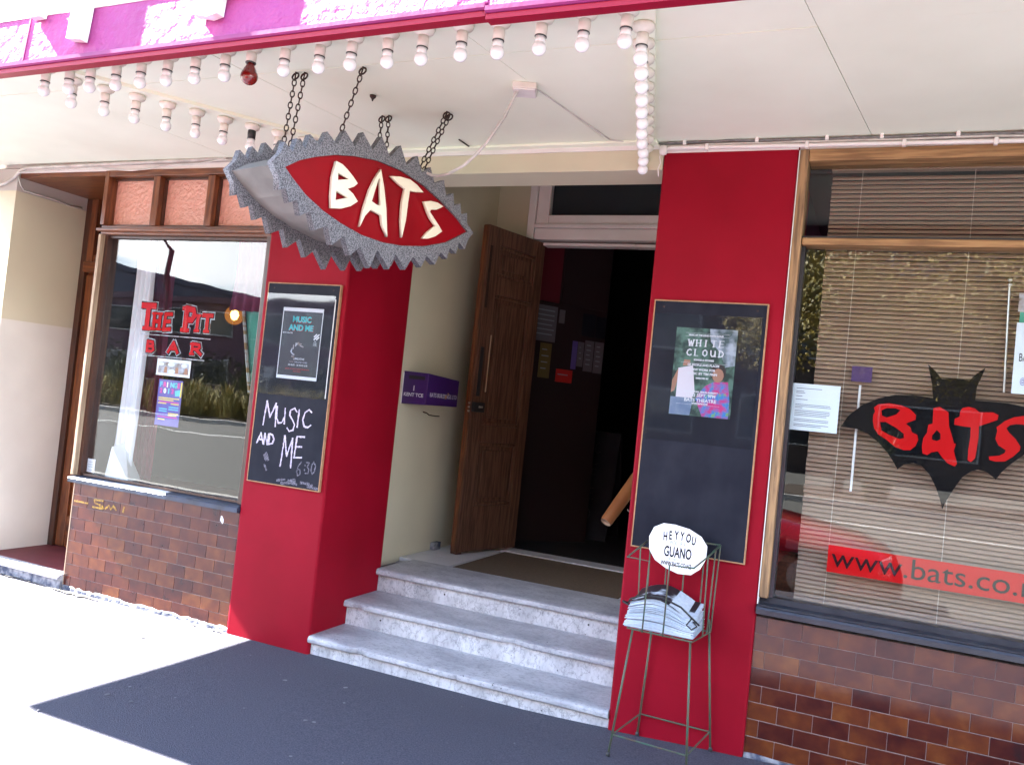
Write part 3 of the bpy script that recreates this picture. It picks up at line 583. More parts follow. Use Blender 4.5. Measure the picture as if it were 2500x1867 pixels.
# ---- tiled stall walls
TP, TQ = 0.1555, 0.0795
tile_me = {}
def tile_mesh(w_, h_=0.0767):
    key = (round(w_, 3), round(h_, 3))
    if key not in tile_me:
        tile_me[key] = MB().box(-w_ / 2, w_ / 2, -0.012, 0.0, -h_ / 2, h_ / 2).mesh('tile', 'tile', bevel=0.0012)
        bm = bmesh.new(); bm.from_mesh(tile_me[key]); bm.to_mesh(tile_me[key]); bm.free()
    return tile_me[key]
def tiled_wall(x0, x1, ztop, rows, joint, lab):
    wl = P_('tiled_wall', 'grout', x0, x1, 0.0205, 0.28, -0.05, ztop - 0.001); wl['label'] = lab
    for r in range(rows):
        zc = ztop - TQ * (r + 0.5); off = joint + (TP / 2 if r % 2 else 0)
        k0 = math.floor((x0 - off) / TP)
        x = off + k0 * TP
        while x < x1 - 1e-4:
            a = max(x + 0.0014, x0 + 0.001); b = min(x + TP - 0.0014, x1 - 0.001)
            if b - a > 0.012:
                t = link('tile', tile_mesh(b - a), wl, ((a + b) / 2, 0.030 + random.uniform(-.0006, .0006), zc), (random.uniform(-.004, .004), random.uniform(-.002, .002), random.uniform(-.003, .003)))
            x += TP
    return wl
tiled_wall(-2.948, -1.474, 0.736, 9, -2.885, 'brown glazed tile wall under the left window')
tiled_wall(1.635, 3.45, 0.708, 9, 1.690, 'brown glazed tile wall under the right window')
P_('tiled_corner', 'brickedge', -2.953, -2.948, 0.016, 0.28, 0.02, 0.735)
P_('stall_wall', 'grout', 3.45, 9.0, 0.03, 0.28, -0.05, 0.707)
# cement skirting with flaking paint
def skirt(x0, x1, h0, zb, lab):
    mb = MB(); N = 46; vs = []
    for i in range(N + 1):
        x = x0 + (x1 - x0) * i / N; h = h0 + random.uniform(-.007, .008); o_ = 0.012 - random.uniform(0, .006)
        vs += [(x, o_ - 0.003, zb - .05), (x, o_, zb + h * .8), (x, 0.019, zb + h), (x, 0.05, zb + h)]
    fs = [(4 * i + j, 4 * i + j + 1, 4 * i + j + 5, 4 * i + j + 4) for i in range(N) for j in range(3)]
    mb.add(vs, fs); o = mb.build('cement_skirting', 'cement', BLD, fix=False); o['label'] = lab
skirt(-2.95, -1.476, 0.028, 0.0, 'flaking cement strip under the left tiled wall')
skirt(1.637, 3.45, 0.018, 0.055, 'flaking cement strip under the right tiled wall')
# marker scrawl and bird dropping on the left tiles
TL = [o for o in bpy.data.objects if o.name == 'tiled_wall'][0]
mb = MB()
for k, st in enumerate([[(-2.93, .612), (-2.80, .612)], [(-2.66, .648), (-2.74, .645), (-2.735, .625), (-2.66, .612), (-2.65, .596), (-2.75, .596)], [(-2.63, .60), (-2.60, .625), (-2.58, .60), (-2.56, .63), (-2.53, .605)], [(-2.46, .635), (-2.465, .60)]]):
    ribbon(mb, densify(st, .012), 0.012, 0.0165 - 0.0002 * k, .4)
mb.build('marker_scrawl', 'yellowpaint', TL, fix=False)
flat([(-1.628, .70), (-1.618, .697), (-1.606, .68), (-1.604, .662), (-1.612, .65), (-1.622, .664), (-1.632, .668)], 0.0162, 'paper', 'bird_dropping', TL, depth=0.002)

# ---- left shop window
WL = B('window', 'darkwood', BLD, -2.955, -2.930, 0.035, 0.13, 0.785, 2.47); WL['label'] = 'left shop window with obscured salmon fanlights'
MB().prism([(0, -0.022, 0.742), (0, -0.022, 0.768), (0, -0.012, 0.777), (0, 0.07, 0.788), (0, 0.12, 0.788), (0, 0.12, 0.742)], (-2.975, 0, 0), (-1.475, 0, 0)).build('sill', 'sillblue', WL)
B('corner_post', 'palewood', WL, -2.982, -2.956, 0.0, 0.14, 0.789, 2.47, 0.003)
B('corner_post', 'varnish', WL, -2.982, -2.945, 0.0, 0.14, 2.536, 2.915, 0.003)
B('side_post', 'darkwood', WL, -1.515, -1.475, 0.02, 0.13, 0.789, 2.915, 0.003)
B('transom', 'varnishx', WL, -2.985, -1.475, 0.018, 0.14, 2.471, 2.534, 0.004)
B('transom_moulding', 'varnishx', WL, -3.0, -1.475, -0.012, 0.017, 2.490, 2.512, 0.006)
B('window_head', 'varnishx', WL, -2.984, -1.475, 0.002, 0.14, 2.874, 2.917, 0.004)
for xm in (-2.50, -2.018): B('mullion', 'varnish', WL, xm - 0.030, xm + 0.030, 0.010, 0.13, 2.535, 2.873, 0.004); B('glazing_bead', 'darkwood', WL, xm - 0.036, xm + 0.036, 0.05, 0.10, 2.536, 2.872)
for x0, x1 in ((-2.944, -2.531), (-2.469, -2.049), (-1.987, -1.516)):
    B('obscured_pane', 'obscure', WL, x0, x1, 0.078, 0.084, 2.536, 2.872)
    B('glazing_bead', 'darkwood', WL, x0, x1, 0.055, 0.077, 2.536, 2.548); B('glazing_bead', 'darkwood', WL, x0, x1, 0.055, 0.077, 2.860, 2.872)
B('glazing_bead', 'darkwood', WL, -2.929, -1.516, 0.05, 0.074, 2.452, 2.470)
B('glazing_bead', 'darkwood', WL, -2.929, -1.516, 0.05, 0.074, 0.789, 0.803)
B('pane', 'panewavy', WL, -2.929, -1.516, 0.0745, 0.0795, 0.789, 2.470)
# room behind the left window
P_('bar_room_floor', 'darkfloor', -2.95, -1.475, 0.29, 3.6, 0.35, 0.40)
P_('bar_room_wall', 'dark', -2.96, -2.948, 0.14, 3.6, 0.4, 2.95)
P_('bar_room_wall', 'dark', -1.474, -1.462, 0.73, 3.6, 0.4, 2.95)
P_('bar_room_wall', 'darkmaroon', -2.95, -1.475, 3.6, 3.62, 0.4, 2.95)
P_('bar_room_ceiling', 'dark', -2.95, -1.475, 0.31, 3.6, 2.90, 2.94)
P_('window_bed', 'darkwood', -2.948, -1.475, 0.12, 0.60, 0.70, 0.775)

# ---- right shop window
WR = B('window', 'sillblack', BLD, 1.681, 1.70, 0.045, 0.13, 0.80, 2.47); WR['label'] = 'right shop window in weathered pine with a closed blind'
MB().prism([(0, -0.030, 0.728), (0, -0.030, 0.750), (0, -0.024, 0.760), (0, -0.012, 0.762), (0, -0.006, 0.768), (0, 0.03, 0.776), (0, 0.05, 0.798), (0, 0.12, 0.80), (0, 0.12, 0.728)], (1.637, 0, 0), (4.2, 0, 0)).build('sill', 'sillblack', WR)
B('side_post', 'pine', WR, 1.640, 1.681, 0.0, 0.14, 0.80, 2.926, 0.004)
B('side_trim', 'white', WR, 1.636, 1.640, -0.004, 0.05, 0.77, 2.92)
B('window_head', 'pinex', WR, 1.682, 4.2, 0.0, 0.14, 2.868, 2.926, 0.005)
B('transom', 'pinex', WR, 1.682, 4.2, 0.012, 0.12, 2.471, 2.506, 0.006)
B('transom_top', 'sillblack', WR, 1.682, 4.2, 0.03, 0.12, 2.507, 2.517)
B('pane', 'pane', WR, 1.70, 4.19, 0.0745, 0.0795, 0.80, 2.470)
B('upper_pane', 'pane', WR, 1.682, 4.19, 0.0745, 0.0795, 2.518, 2.867)
P_('wall_beyond_window', 'greyplaster', 4.2, 9.0, 0.01, 0.28, 0.708, 2.956)
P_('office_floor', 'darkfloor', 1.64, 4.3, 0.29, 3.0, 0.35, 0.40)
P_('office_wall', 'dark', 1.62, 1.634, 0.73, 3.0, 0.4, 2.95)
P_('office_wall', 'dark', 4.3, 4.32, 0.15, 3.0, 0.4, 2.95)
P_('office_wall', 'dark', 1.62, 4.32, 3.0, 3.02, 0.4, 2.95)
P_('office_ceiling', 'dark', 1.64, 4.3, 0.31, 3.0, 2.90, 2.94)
P_('office_sill', 'darkwood', 1.64, 4.2, 0.12, 0.30, 0.70, 0.772)

# ================================================================== canopy
CAN = thing('street_canopy', (0, -1.62, 2.85), 'street canopy with magenta fascia, white panelled soffit and white letters', 'canopy')
CX0, CX1, CF, CZ = -4.22, 9.0, -1.62, 2.98
def jx(x0, y): return x0 + 0.15 * (y + 1.13)
XJ = [CX0 + 0.02, -3.27, -2.02, -0.71, 0.53, 1.78, 3.03, 4.28, 6.0, CX1]
for (ya, yb) in ((CF + 0.04, -1.1315), (-1.1285, -0.002)):
    for a, b in zip(XJ, XJ[1:]):
        f = (lambda q, y: q if q in (XJ[0], XJ[-1]) else jx(q, y))
        dz = random.uniform(-.0015, .0015)
        poly = [(f(a, ya) + .0015, ya, CZ + dz), (f(b, ya) - .0015, ya, CZ + random.uniform(-.001, .001)), (f(b, yb) - .0015, yb, CZ + dz), (f(a, yb) + .0015, yb, CZ + random.uniform(-.001, .001))]
        MB().prism(poly, (0, 0, 0), (0, 0, 0.008)).build('soffit_panel', 'soffit', CAN)
B('soffit_frame', 'crack', CAN, CX0 + 0.02, CX1, CF + 0.04, -0.002, 2.993, 3.02)
B('canopy_roof', 'upper', CAN, CX0 + 0.01, CX1, CF + 0.06, 0.049, 3.30, 3.33)
# raked fascia: the face leans back
LEAN = 0.08
def fy(z): return CF + LEAN * (z - 2.894)
def zt(x): return 0.024 * (x + 1.75) / 1.9 if x < 0.15 else (0.024 + 0.008 * (x - 0.15) / 0.6 if x < 0.75 else 0.020)
def fas(name, mat, poly, d0, d1):
    return MB().prism([(x, fy(z), z + zt(x)) for x, z in poly], (0, -d0, 0), (0, -d1, 0)).build(name, mat, CAN)
def rail(name, mat, prof, a, b):
    n = len(prof); vs = [(x, y, z + zt(x)) for x in (a, b) for y, z in prof]
    return MB().add(vs, [tuple(range(n))[::-1], tuple(range(n, 2 * n))] + [(i, (i + 1) % n, n + (i + 1) % n, n + i) for i in range(n)]).build(name, mat, CAN)
PX = [CX0, 0.15, 0.7495, 0.7505, CX1]
for a, b in ((CX0, 0.1499), (0.1501, 0.749), (0.751, CX1)):
    fas('fascia', 'magenta', rect(a, b, 2.894, 3.105), 0.0, -0.03)
    fas('fascia_band', 'letter', rect(a, b, 3.1055, 3.42), 0.004, -0.03)
    rail('fascia_moulding', 'magstrip', [(CF - 0.016, 2.866), (CF - 0.022, 2.872), (CF - 0.022, 2.888), (CF - 0.004, 2.897), (CF + 0.02, 2.897), (CF + 0.02, 2.866)], a, b)
    rail('fascia_drip', 'crimson', [(CF - 0.010, 2.846), (CF + 0.036, 2.846), (CF + 0.036, 2.8655), (CF - 0.010, 2.8655)], a, b)
MB().prism([(CX0, CF - .008, 2.816), (CX0, 0.0, 2.847), (CX0, 0.0, 3.40), (CX0, CF + .10, 3.38)], (-.001, 0, 0), (-.03, 0, 0)).build('end_board', 'magenta', CAN)
for xs in (-1.60, 2.2): fas('fascia_joint', 'magstrip', rect(xs - .005, xs + .005, 2.90, 3.10), 0.004, 0.0005)
# big white fascia letters, only their feet show below the picture edge
for poly in ([(-1.277, 2.955), (-1.19, 2.942), (-1.19, 3.40), (-1.277, 3.40)],
             [(-0.56, 2.985), (-0.478, 2.965), (-0.43, 2.975), (-0.43, 3.05), (-0.25, 3.095), (-0.36, 3.21), (-0.36, 3.40), (-0.56, 3.40)],
             [(1.6, 3.1), (2.2, 3.1), (2.2, 3.40), (1.6, 3.40)]):
    fas('fascia_letter', 'letter', poly, 0.0045, 0.046)
fas('fascia_bracket', 'letter', rect(-1.56, -1.49, 3.085, 3.20), 0.0045, 0.04)
# battens that carry the two converging rows of lamps
def batten(p0, p1, wd, name):
    p0, p1 = Vector((*p0, 0)), Vector((*p1, 0)); d = (p1 - p0).normalized(); nn = Vector((-d.y, d.x, 0))
    c = (p0 + p1) / 2 + Vector((0, 0, CZ - 0.009))
    MB().obox(c, d * (p1 - p0).length / 2, nn * wd, Vector((0, 0, 0.0085))).build(name, 'soffit', CAN)
batten((-1.72, -1.40), (-0.78, -0.02), 0.045, 'lamp_batten')
batten((1.235, -1.42), (0.885, -0.02), 0.045, 'lamp_batten')
# cover strips on the soffit by the wall
B('wall_strip', 'soffit', CAN, -0.85, 0.95, -0.06, -0.008, 2.966, 2.979, 0.002)
# ================================================================== lamps under the canopy
SEG = 14
flange_me = MB().lathe([(0.028, 0.0), (0.041, -0.002), (0.0425, -0.012), (0.038, -0.022), (0.026, -0.030), (0.022, -0.034)], seg=SEG).mesh('base', 'holder', smooth=True)
socket_me = MB().lathe([(0.0215, -0.033), (0.0225, -0.05), (0.021, -0.078)], seg=SEG).mesh('socket', 'holder', smooth=True)
socketb_me = MB().lathe([(0.0215, -0.033), (0.0225, -0.05), (0.021, -0.078)], seg=SEG).mesh('socket', 'blackholder', smooth=True)
band_me = MB().lathe([(0.0222, -0.0775), (0.0226, -0.080), (0.0222, -0.0815)], seg=SEG).mesh('socket_ring', 'holderband', smooth=True)
def ball(c, r, a0=-90, a1=60, n=9): return [(max(0.0008, r * math.cos(math.radians(a0 + (a1 - a0) * i / n))), c + r * math.sin(math.radians(a0 + (a1 - a0) * i / n))) for i in range(n + 1)]
glass_me = MB().lathe(list(reversed([(0.0195, -0.079), (0.0195, -0.094), (0.0205, -0.100)] + list(reversed(ball(-0.122, 0.027, -90, 50))))), seg=SEG).mesh('glass_bulb', 'bulb', smooth=True)
big_me = MB().lathe(list(reversed([(0.016, -0.079), (0.018, -0.094), (0.026, -0.108)] + list(reversed(ball(-0.138, 0.036, -90, 40))))), seg=18).mesh('glass_bulb', 'redbulb', smooth=True)
def lamp(x, y, z, label, group, red=False, black=False, tilt=0.03):
    t = thing('light_bulb', (x, y, z), label, 'light bulb', group)
    t.rotation_euler = (random.uniform(-tilt, tilt), random.uniform(-tilt, tilt), random.uniform(0, 6))
    for nm, me in (('base', flange_me), ('socket', socketb_me if black else socket_me), ('socket_ring', band_me), ('glass_bulb', big_me if red else glass_me)):
        o = bpy.data.objects.new(nm, me); COL.objects.link(o); o.parent = t; ORG[o.name] = Vector((x, y, z))
FX = [-1.742, -1.577, -1.437, -1.267, -1.109, -0.943, -0.781, -0.614, -0.47, -0.291, -0.112, 0.046, 0.21, 0.37, 0.538, 0.691, 0.863, 1.026, 1.18]
for i, x in enumerate(FX):
    if i == 8: lamp(x, -1.40, CZ, 'red lacquered bulb among the white ones along the canopy edge', 'bulbs along the canopy edge', red=True)
    else: lamp(x, -1.40, CZ, 'white bulb in the row along the canopy edge, ' + ORD[i] + ' from the left', 'bulbs along the canopy edge')
for i in range(9):
    t = i / 8; x = -1.70 + 0.68 * t; y = -1.285 + 0.955 * t
    lamp(x, y, CZ - 0.0175, 'white bulb on the left soffit batten, ' + ORD[i] + ' from the street' if i != 6 else 'white bulb in a black holder on the left soffit batten', 'bulbs on the left batten', black=(i == 6))
for i in range(11):
    t = i / 10; x = 1.209 - 0.324 * t; y = -1.30 + 1.285 * t
    lamp(x, y, CZ - 0.0175, 'white bulb on the right soffit batten, ' + ORD[i] + ' from the street', 'bulbs on the right batten')

# ================================================================== eye-shaped hanging sign
EO = Vector((-0.04, -0.835, 2.55)); EU = Vector((0.24, 0.9708, 0)).normalized(); EN = Vector((EU.y, -EU.x, 0)); EZ = Vector((0, 0, 1))
EB = Matrix((EU, EZ, EN)).transposed()
def e3(u, v, n=0.0): return EO + EU * u + EZ * v + EN * n
SIGN = thing('eye_sign', tuple(EO), 'hanging eye-shaped sign with jagged grey rims and red face reading BATS', 'sign')
etop = [(-0.634, -0.114), (-0.566, -0.065), (-0.483, -0.025), (-0.376, 0.016), (-0.269, 0.042), (-0.134, 0.062), (0.012, 0.060), (0.173, 0.032), (0.302, -0.010), (0.441, -0.066), (0.525, -0.114)]
ebot = [(0.525, -0.114), (0.375, -0.203), (0.217, -0.258), (0.065, -0.288), (-0.059, -0.299), (-0.187, -0.294), (-0.316, -0.270), (-0.422, -0.239), (-0.519, -0.196), (-0.59, -0.148)]
eye = etop + ebot[:]
teeth = [((-0.69, -0.11), None), ((-0.652, -0.062), 'v'), ((-0.640, -0.015), 't'), ((-0.597, -0.043), 'v'), ((-0.582, 0.018), 't'), ((-0.536, -0.010), 'v'), ((-0.520, 0.055), 't'), ((-0.465, 0.024), 'v'), ((-0.435, 0.094), 't'), ((-0.376, 0.057), 'v'), ((-0.341, 0.130), 't'), ((-0.278, 0.080), 'v'), ((-0.241, 0.155), 't'), ((-0.174, 0.095), 'v'), ((-0.129, 0.172), 't'), ((-0.067, 0.096), 'v'), ((-0.008, 0.168), 't'), ((0.042, 0.091), 'v'), ((0.106, 0.154), 't'), ((0.147, 0.085), 'v'), ((0.200, 0.128), 't'), ((0.241, 0.059), 'v'), ((0.303, 0.093), 't'), ((0.331, 0.020), 'v'), ((0.379, 0.049), 't'), ((0.396, -0.009), 'v'), ((0.441, 0.013), 't'), ((0.454, -0.041), 'v'), ((0.497, -0.022), 't'), ((0.505, -0.074), 'v'), ((0.561, -0.111), 't'), ((0.530, -0.147), 'v'), ((0.508, -0.207), 't'), ((0.459, -0.182), 'v'), ((0.447, -0.243), 't'), ((0.396, -0.225), 'v'), ((0.383, -0.283), 't'), ((0.333, -0.261), 'v'), ((0.301, -0.328), 't'), ((0.239, -0.298), 'v'), ((0.208, -0.360), 't'), ((0.147, -0.320), 'v'), ((0.103, -0.392), 't'), ((0.033, -0.330), 'v'), ((0.0, -0.410), 't'), ((-0.083, -0.336), 'v'), ((-0.118, -0.428), 't'), ((-0.186, -0.345), 'v'), ((-0.240, -0.395), 't'), ((-0.284, -0.318), 'v'), ((-0.347, -0.372), 't'), ((-0.380, -0.295), 'v'), ((-0.446, -0.331), 't'), ((-0.478, -0.258), 'v'), ((-0.527, -0.289), 't'), ((-0.55, -0.226), 'v'), ((-0.587, -0.25), 't'), ((-0.612, -0.197), 'v'), ((-0.645, -0.213), 't'), ((-0.652, -0.160), 'v')]
tpoly = [p for p, _ in teeth]
ec = (-0.055, -0.118)
def scale_poly(poly, k): return [(ec[0] + (p[0] - ec[0]) * k, ec[1] + (p[1] - ec[1]) * k) for p in poly]
ET = 0.34
place(shape2d(tpoly, [scale_poly(eye, 0.985)], 0.034), 'front_rim', 'granite', SIGN, e3(0, 0, -0.017), EB)
place(shape2d(tpoly, [scale_poly(eye, 0.985)], 0.034), 'back_rim', 'granite', SIGN, e3(0, 0, -ET + 0.017), EB)
place(shape2d(eye, [], 0.02), 'front_face', 'eyered', SIGN, e3(0, 0, -0.022), EB)
place(shape2d(eye, [], 0.02), 'back_face', 'eyered', SIGN, e3(0, 0, -ET + 0.022), EB)
body = scale_poly(eye, 1.06)
mb = MB(); n_ = len(body)
mb.add([e3(a, b, -0.034) for a, b in body] + [e3(a, b, -ET + 0.034) for a, b in body], [(i, (i + 1) % n_, n_ + (i + 1) % n_, n_ + i) for i in range(n_)])
bo = mb.build('body', 'eyebody', SIGN)
LET = dict(
 B=([(-0.378, -0.019), (-0.345, -0.022), (-0.315, -0.036), (-0.281, -0.056), (-0.252, -0.078), (-0.269, -0.096), (-0.306, -0.116), (-0.271, -0.13), (-0.241, -0.155), (-0.276, -0.184), (-0.325, -0.207), (-0.378, -0.218), (-0.386, -0.169), (-0.390, -0.09)],
    [[(-0.365, -0.062), (-0.289, -0.071), (-0.362, -0.096)], [(-0.364, -0.139), (-0.288, -0.152), (-0.364, -0.184)]]),
 A=([(-0.124, 0.018), (-0.096, -0.051), (-0.068, -0.144), (-0.045, -0.261), (-0.078, -0.221), (-0.091, -0.179), (-0.124, -0.174), (-0.16, -0.17), (-0.189, -0.206), (-0.207, -0.247), (-0.197, -0.172), (-0.175, -0.088), (-0.149, -0.029)],
    [[(-0.133, -0.022), (-0.121, -0.018), (-0.100, -0.141), (-0.125, -0.143), (-0.160, -0.134)]]),
 T=([(-0.054, 0.009), (0.003, 0.022), (0.063, 0.026), (0.111, 0.014), (0.154, -0.007), (0.101, -0.019), (0.067, -0.023), (0.064, -0.083), (0.062, -0.166), (0.05, -0.24), (0.036, -0.172), (0.031, -0.092), (0.04, -0.022), (-0.007, -0.01)], []),
 S=([(0.173, -0.05), (0.215, -0.036), (0.264, -0.032), (0.302, -0.039), (0.26, -0.064), (0.221, -0.074), (0.215, -0.087), (0.252, -0.114), (0.289, -0.14), (0.313, -0.16), (0.272, -0.192), (0.226, -0.214), (0.191, -0.221), (0.221, -0.184), (0.269, -0.144), (0.227, -0.115), (0.198, -0.083)], []))
for k, (o_, hs) in LET.items():
    l = place(shape2d(o_, hs, 0.014, 0.002), 'letter', 'bone', SIGN, e3(0, 0, 0.004), EB); l['label'] = 'raised bone coloured letter ' + k
# raised rib beside the A
MB().tube([e3(-0.118, 0.035, -0.010), e3(-0.085, -0.03, -0.006), e3(-0.055, -0.14, -0.006), e3(-0.03, -0.265, -0.010)], [0.006, 0.009, 0.009, 0.005], 8).build('face_rib', 'eyered', SIGN)
# chains
def chain(p0, p1, ring=True):
    mb = MB(); p0, p1 = Vector(p0), Vector(p1); L = (p1 - p0).length; d = (p1 - p0).normalized(); a = d.orthogonal().normalized(); b = d.cross(a)
    pitch = 0.029; n = max(2, round(L / pitch)); pitch = L / n
    for i in range(n):
        c = p0 + d * (i + 0.5) * pitch; s_ = a if i % 2 else b; hl, hw = pitch * 0.60, 0.0088
        ring_ = [c + d * hl * math.cos(t) * (1 if abs(math.cos(t)) > .5 else 1.0) + s_ * hw * math.sin(t) for t in [2 * math.pi * k / 10 for k in range(10)]]
        mb.tube(ring_, 0.0030, 5, closed=True)
    mb.build('chain', 'iron', SIGN)
    if ring:
        mb = MB(); c = p0 + Vector((0, 0, 0.004))
        mb.tube([c + Vector((0.017 * math.cos(t), 0.006 * math.sin(t), -0.012 + 0.017 * math.sin(t))) for t in [2 * math.pi * k / 14 for k in range(14)]], 0.0042, 6, closed=True)
        mb.tube([c + Vector((0, 0, 0.0)), (c.x, c.y, CZ)], 0.004, 6)
        mb.build('ceiling_hook', 'iron', SIGN)
for h0, (u_, v_, n_) in (((-0.465, -1.118), (-0.435, 0.030, -0.30)), ((-0.422, -1.110), (-0.420, 0.035, -0.27)), ((-0.102, -1.116), (-0.305, 0.070, -0.10)), ((-0.359, -0.557), (0.13, 0.075, -0.31)), ((-0.319, -0.557), (0.15, 0.060, -0.26)), ((0.021, -0.565), (0.155, 0.075, -0.05)), ((0.022, -0.536), (0.16, 0.070, -0.02))):
    chain((h0[0], h0[1], CZ - 0.012), e3(u_, v_, n_))
MB().lathe([(0.004, 0), (0.016, -0.002), (0.014, -0.012), (0.006, -0.02), (0.003, -0.03)], (-0.248, -0.813, CZ), 10).build('soffit_plug', 'iron', CAN, smooth=True)

# power lead and junction box
jb = thing('junction_box', (0.54, -0.80, CZ - 0.03), 'cream plastic junction box on the soffit beside the eye sign', 'junction box')
mb = MB().obox((0.54, -0.80, CZ - 0.014), Vector((0.05, 0.018, 0)), Vector((-0.018, 0.05, 0)), (0, 0, 0.014)); mb.build('box', 'junction', jb, bevel=0.004)
mb = MB().obox((0.54, -0.80, CZ - 0.031), Vector((0.046, 0.0165, 0)), Vector((-0.0165, 0.046, 0)), (0, 0, 0.003)); mb.build('lid', 'white', jb, bevel=0.002)
o = MB().tube([(0.519, -0.827, 2.953), (0.505, -0.822, 2.93), (0.458, -0.805, 2.846), (0.369, -0.773, 2.746), (0.30, -0.75, 2.692), (0.235, -0.725, 2.656), (0.137, -0.69, 2.628), (0.08, -0.67, 2.626), (0.029, -0.652, 2.634), (-0.01, -0.66, 2.648), (-0.05, -0.70, 2.66)], 0.0075, 8).build('power_lead', 'cable', base=(0.5, -0.82, 2.95), smooth=True)
tag(o, 'slack white power lead drooping from the junction box to the eye sign', 'cable')
o = MB().tube([(0.585, -0.77, CZ - 0.004), (0.65, -0.42, CZ - 0.004), (0.714, -0.081, CZ - 0.004), (0.80, -0.05, CZ - 0.008)], 0.0035, 6).build('soffit_wire', 'cable', base=(0.6, -0.7, CZ))
tag(o, 'thin painted wire pinned across the soffit behind the junction box', 'wire')
o = MB().tube([(-0.115, -0.17, CZ - 0.003), (-0.108, -0.03, CZ - 0.004)], 0.004, 6).build('metal_pin', 'iron', base=(-0.11, -0.1, CZ)); tag(o, 'short dark metal pin lying against the soffit by the wall', 'pin')

# wiring along the top of the wall
def run(name, mat, pts, r, label, cat, clips=()):
    t = thing(name, pts[0], label, cat)
    MB().tube(pts, r, 8).build('cable_sheath', mat, t, smooth=True)
    for c in clips: MB().box(c[0] - .008, c[0] + .008, c[1] - r - .004, c[1] + r, c[2] - r - .006, c[2] + r + .006).build('cable_clip', 'white', t, bevel=0.002)
    return t
def wav(x0, x1, y, z0, z1, n, a): return [(x0 + (x1 - x0) * i / n, y + random.uniform(-a, a) * .4, z0 + (z1 - z0) * i / n + random.uniform(-a, a)) for i in range(n + 1)]
run('electrical_conduit', 'white', [(0.985, -0.022, 2.935)] + wav(1.02, 1.63, -0.022, 2.944, 2.938, 6, .001) + wav(1.8, 5.0, -0.022, 2.937, 2.905, 8, .001), 0.010, 'white conduit above the right pillar and right window', 'conduit', [(1.2, -.022, 2.943), (1.67, -.022, 2.938), (2.087, -.022, 2.934), (2.45, -.022, 2.929)])
run('telephone_cable', 'darkcable', wav(0.96, 1.4, -0.02, 2.968, 2.972, 8, .003) + wav(1.45, 5.0, -0.02, 2.970, 2.955, 24, .003), 0.0055, 'dark clipped cable under the soffit over the right window', 'cable', [(1.086, -.02, 2.969), (1.437, -.02, 2.971), (1.756, -.02, 2.971), (1.992, -.02, 2.970), (2.302, -.02, 2.968), (2.56, -.02, 2.967)])
run('paint_flecked_cable', 'cable', wav(0.96, 5.0, -0.018, 2.957, 2.948, 30, .003), 0.0055, 'paint flecked cable running just above the white conduit', 'cable')
run('window_head_cable', 'cable', [(-3.9, -0.02, 2.90), (-3.84, -0.02, 2.915), (-3.4, -0.015, 2.925), (-3.014, -0.012, 2.935), (-2.85, -0.012, 2.915), (-2.722, -0.012, 2.908), (-2.58, -0.012, 2.915), (-2.449, -0.012, 2.934), (-2.13, -0.012, 2.942), (-1.959, -0.012, 2.960), (-1.5, -0.012, 2.962), (-0.8, -0.012, 2.965)], 0.0045, 'thin sagging cable above the left window head', 'cable')
run('pier_conduit', 'cable', [(-4.30, -0.02, 2.80), (-4.15, -0.02, 2.812), (-4.0, -0.02, 2.835), (-3.90, -0.02, 2.88), (-3.86, -0.012, 2.93), (-3.80, -0.008, 2.95), (-1.9, -0.006, 2.972)], 0.012, 'cream conduit bending up over the cream pier corner', 'conduit', [(-4.08, -.02, 2.822)])
run('recess_cable', 'cable', [(-3.885, -0.01, 2.90), (-3.88, 0.02, 2.83), (-3.885, 0.05, 2.80), (-3.885, 0.3, 2.80), (-3.885, 0.45, 2.785), (-3.885, 0.55, 2.80)], 0.006, 'loose cable tucked under the ceiling of the left recess', 'cable')
run('dangling_wire', 'white', [(0.975, -0.02, 2.94), (0.965, -0.022, 2.90), (0.972, -0.02, 2.87), (0.962, -0.02, 2.84), (0.968, -0.02, 2.80)], 0.003, 'short white wire dangling at the top corner of the right pillar', 'wire')
o = MB().lathe([(0.001, -.03), (0.018, -.022), (0.022, 0), (0.018, .018), (0.001, .026)], (0.982, -0.025, 2.935), 10).build('cable_gland', 'white', base=(0.98, -.02, 2.93), smooth=True); tag(o, 'round white gland where conduit meets the right pillar top', 'cable gland')

# ================================================================== chalkboards and posters
def board(x0, x1, z0, z1, label):
    t = thing('chalkboard', ((x0 + x1) / 2, -0.02, z0), label, 'chalkboard', 'chalkboards on the pillars')
    B('board', 'chalkboard', t, x0 + .006, x1 - .006, -0.020, -0.001, z0 + .006, z1 - .006)
    for a in ((x0, x0 + .006, z0, z1), (x1 - .006, x1, z0, z1), (x0 + .006, x1 - .006, z0, z0 + .006), (x0 + .006, x1 - .006, z1 - .006, z1)):
        B('raw_edge', 'boardedge', t, a[0], a[1], -0.0205, -0.001, a[2], a[3])
    for xx in (x0 + .05, x1 - .05): MB().tube([(xx, -.0225, z1 - .035), (xx, -.0195, z1 - .035)], 0.005, 8).build('screw', 'iron', t)
    return t
CB1 = board(-1.428, -0.886, 0.949, 2.180, 'chalkboard on the left pillar, chalked with MUSIC AND ME 6:30')
CB2 = board(1.012, 1.566, 0.940, 2.176, 'plain chalkboard on the right pillar behind the newspaper rack')
B('acrylic_cover', 'acrylic', CB1, -1.420, -0.910, -0.0275, -0.0255, 1.493, 2.112)
B('acrylic_cover', 'acrylic', CB2, 1.024, 1.545, -0.0275, -0.0255, 1.481, 2.109)
B('cover_edge', 'whiteink', CB1, -0.9105, -0.9085, -0.0285, -0.0215, 1.50, 2.09)
mb = MB()
yw = -0.0206
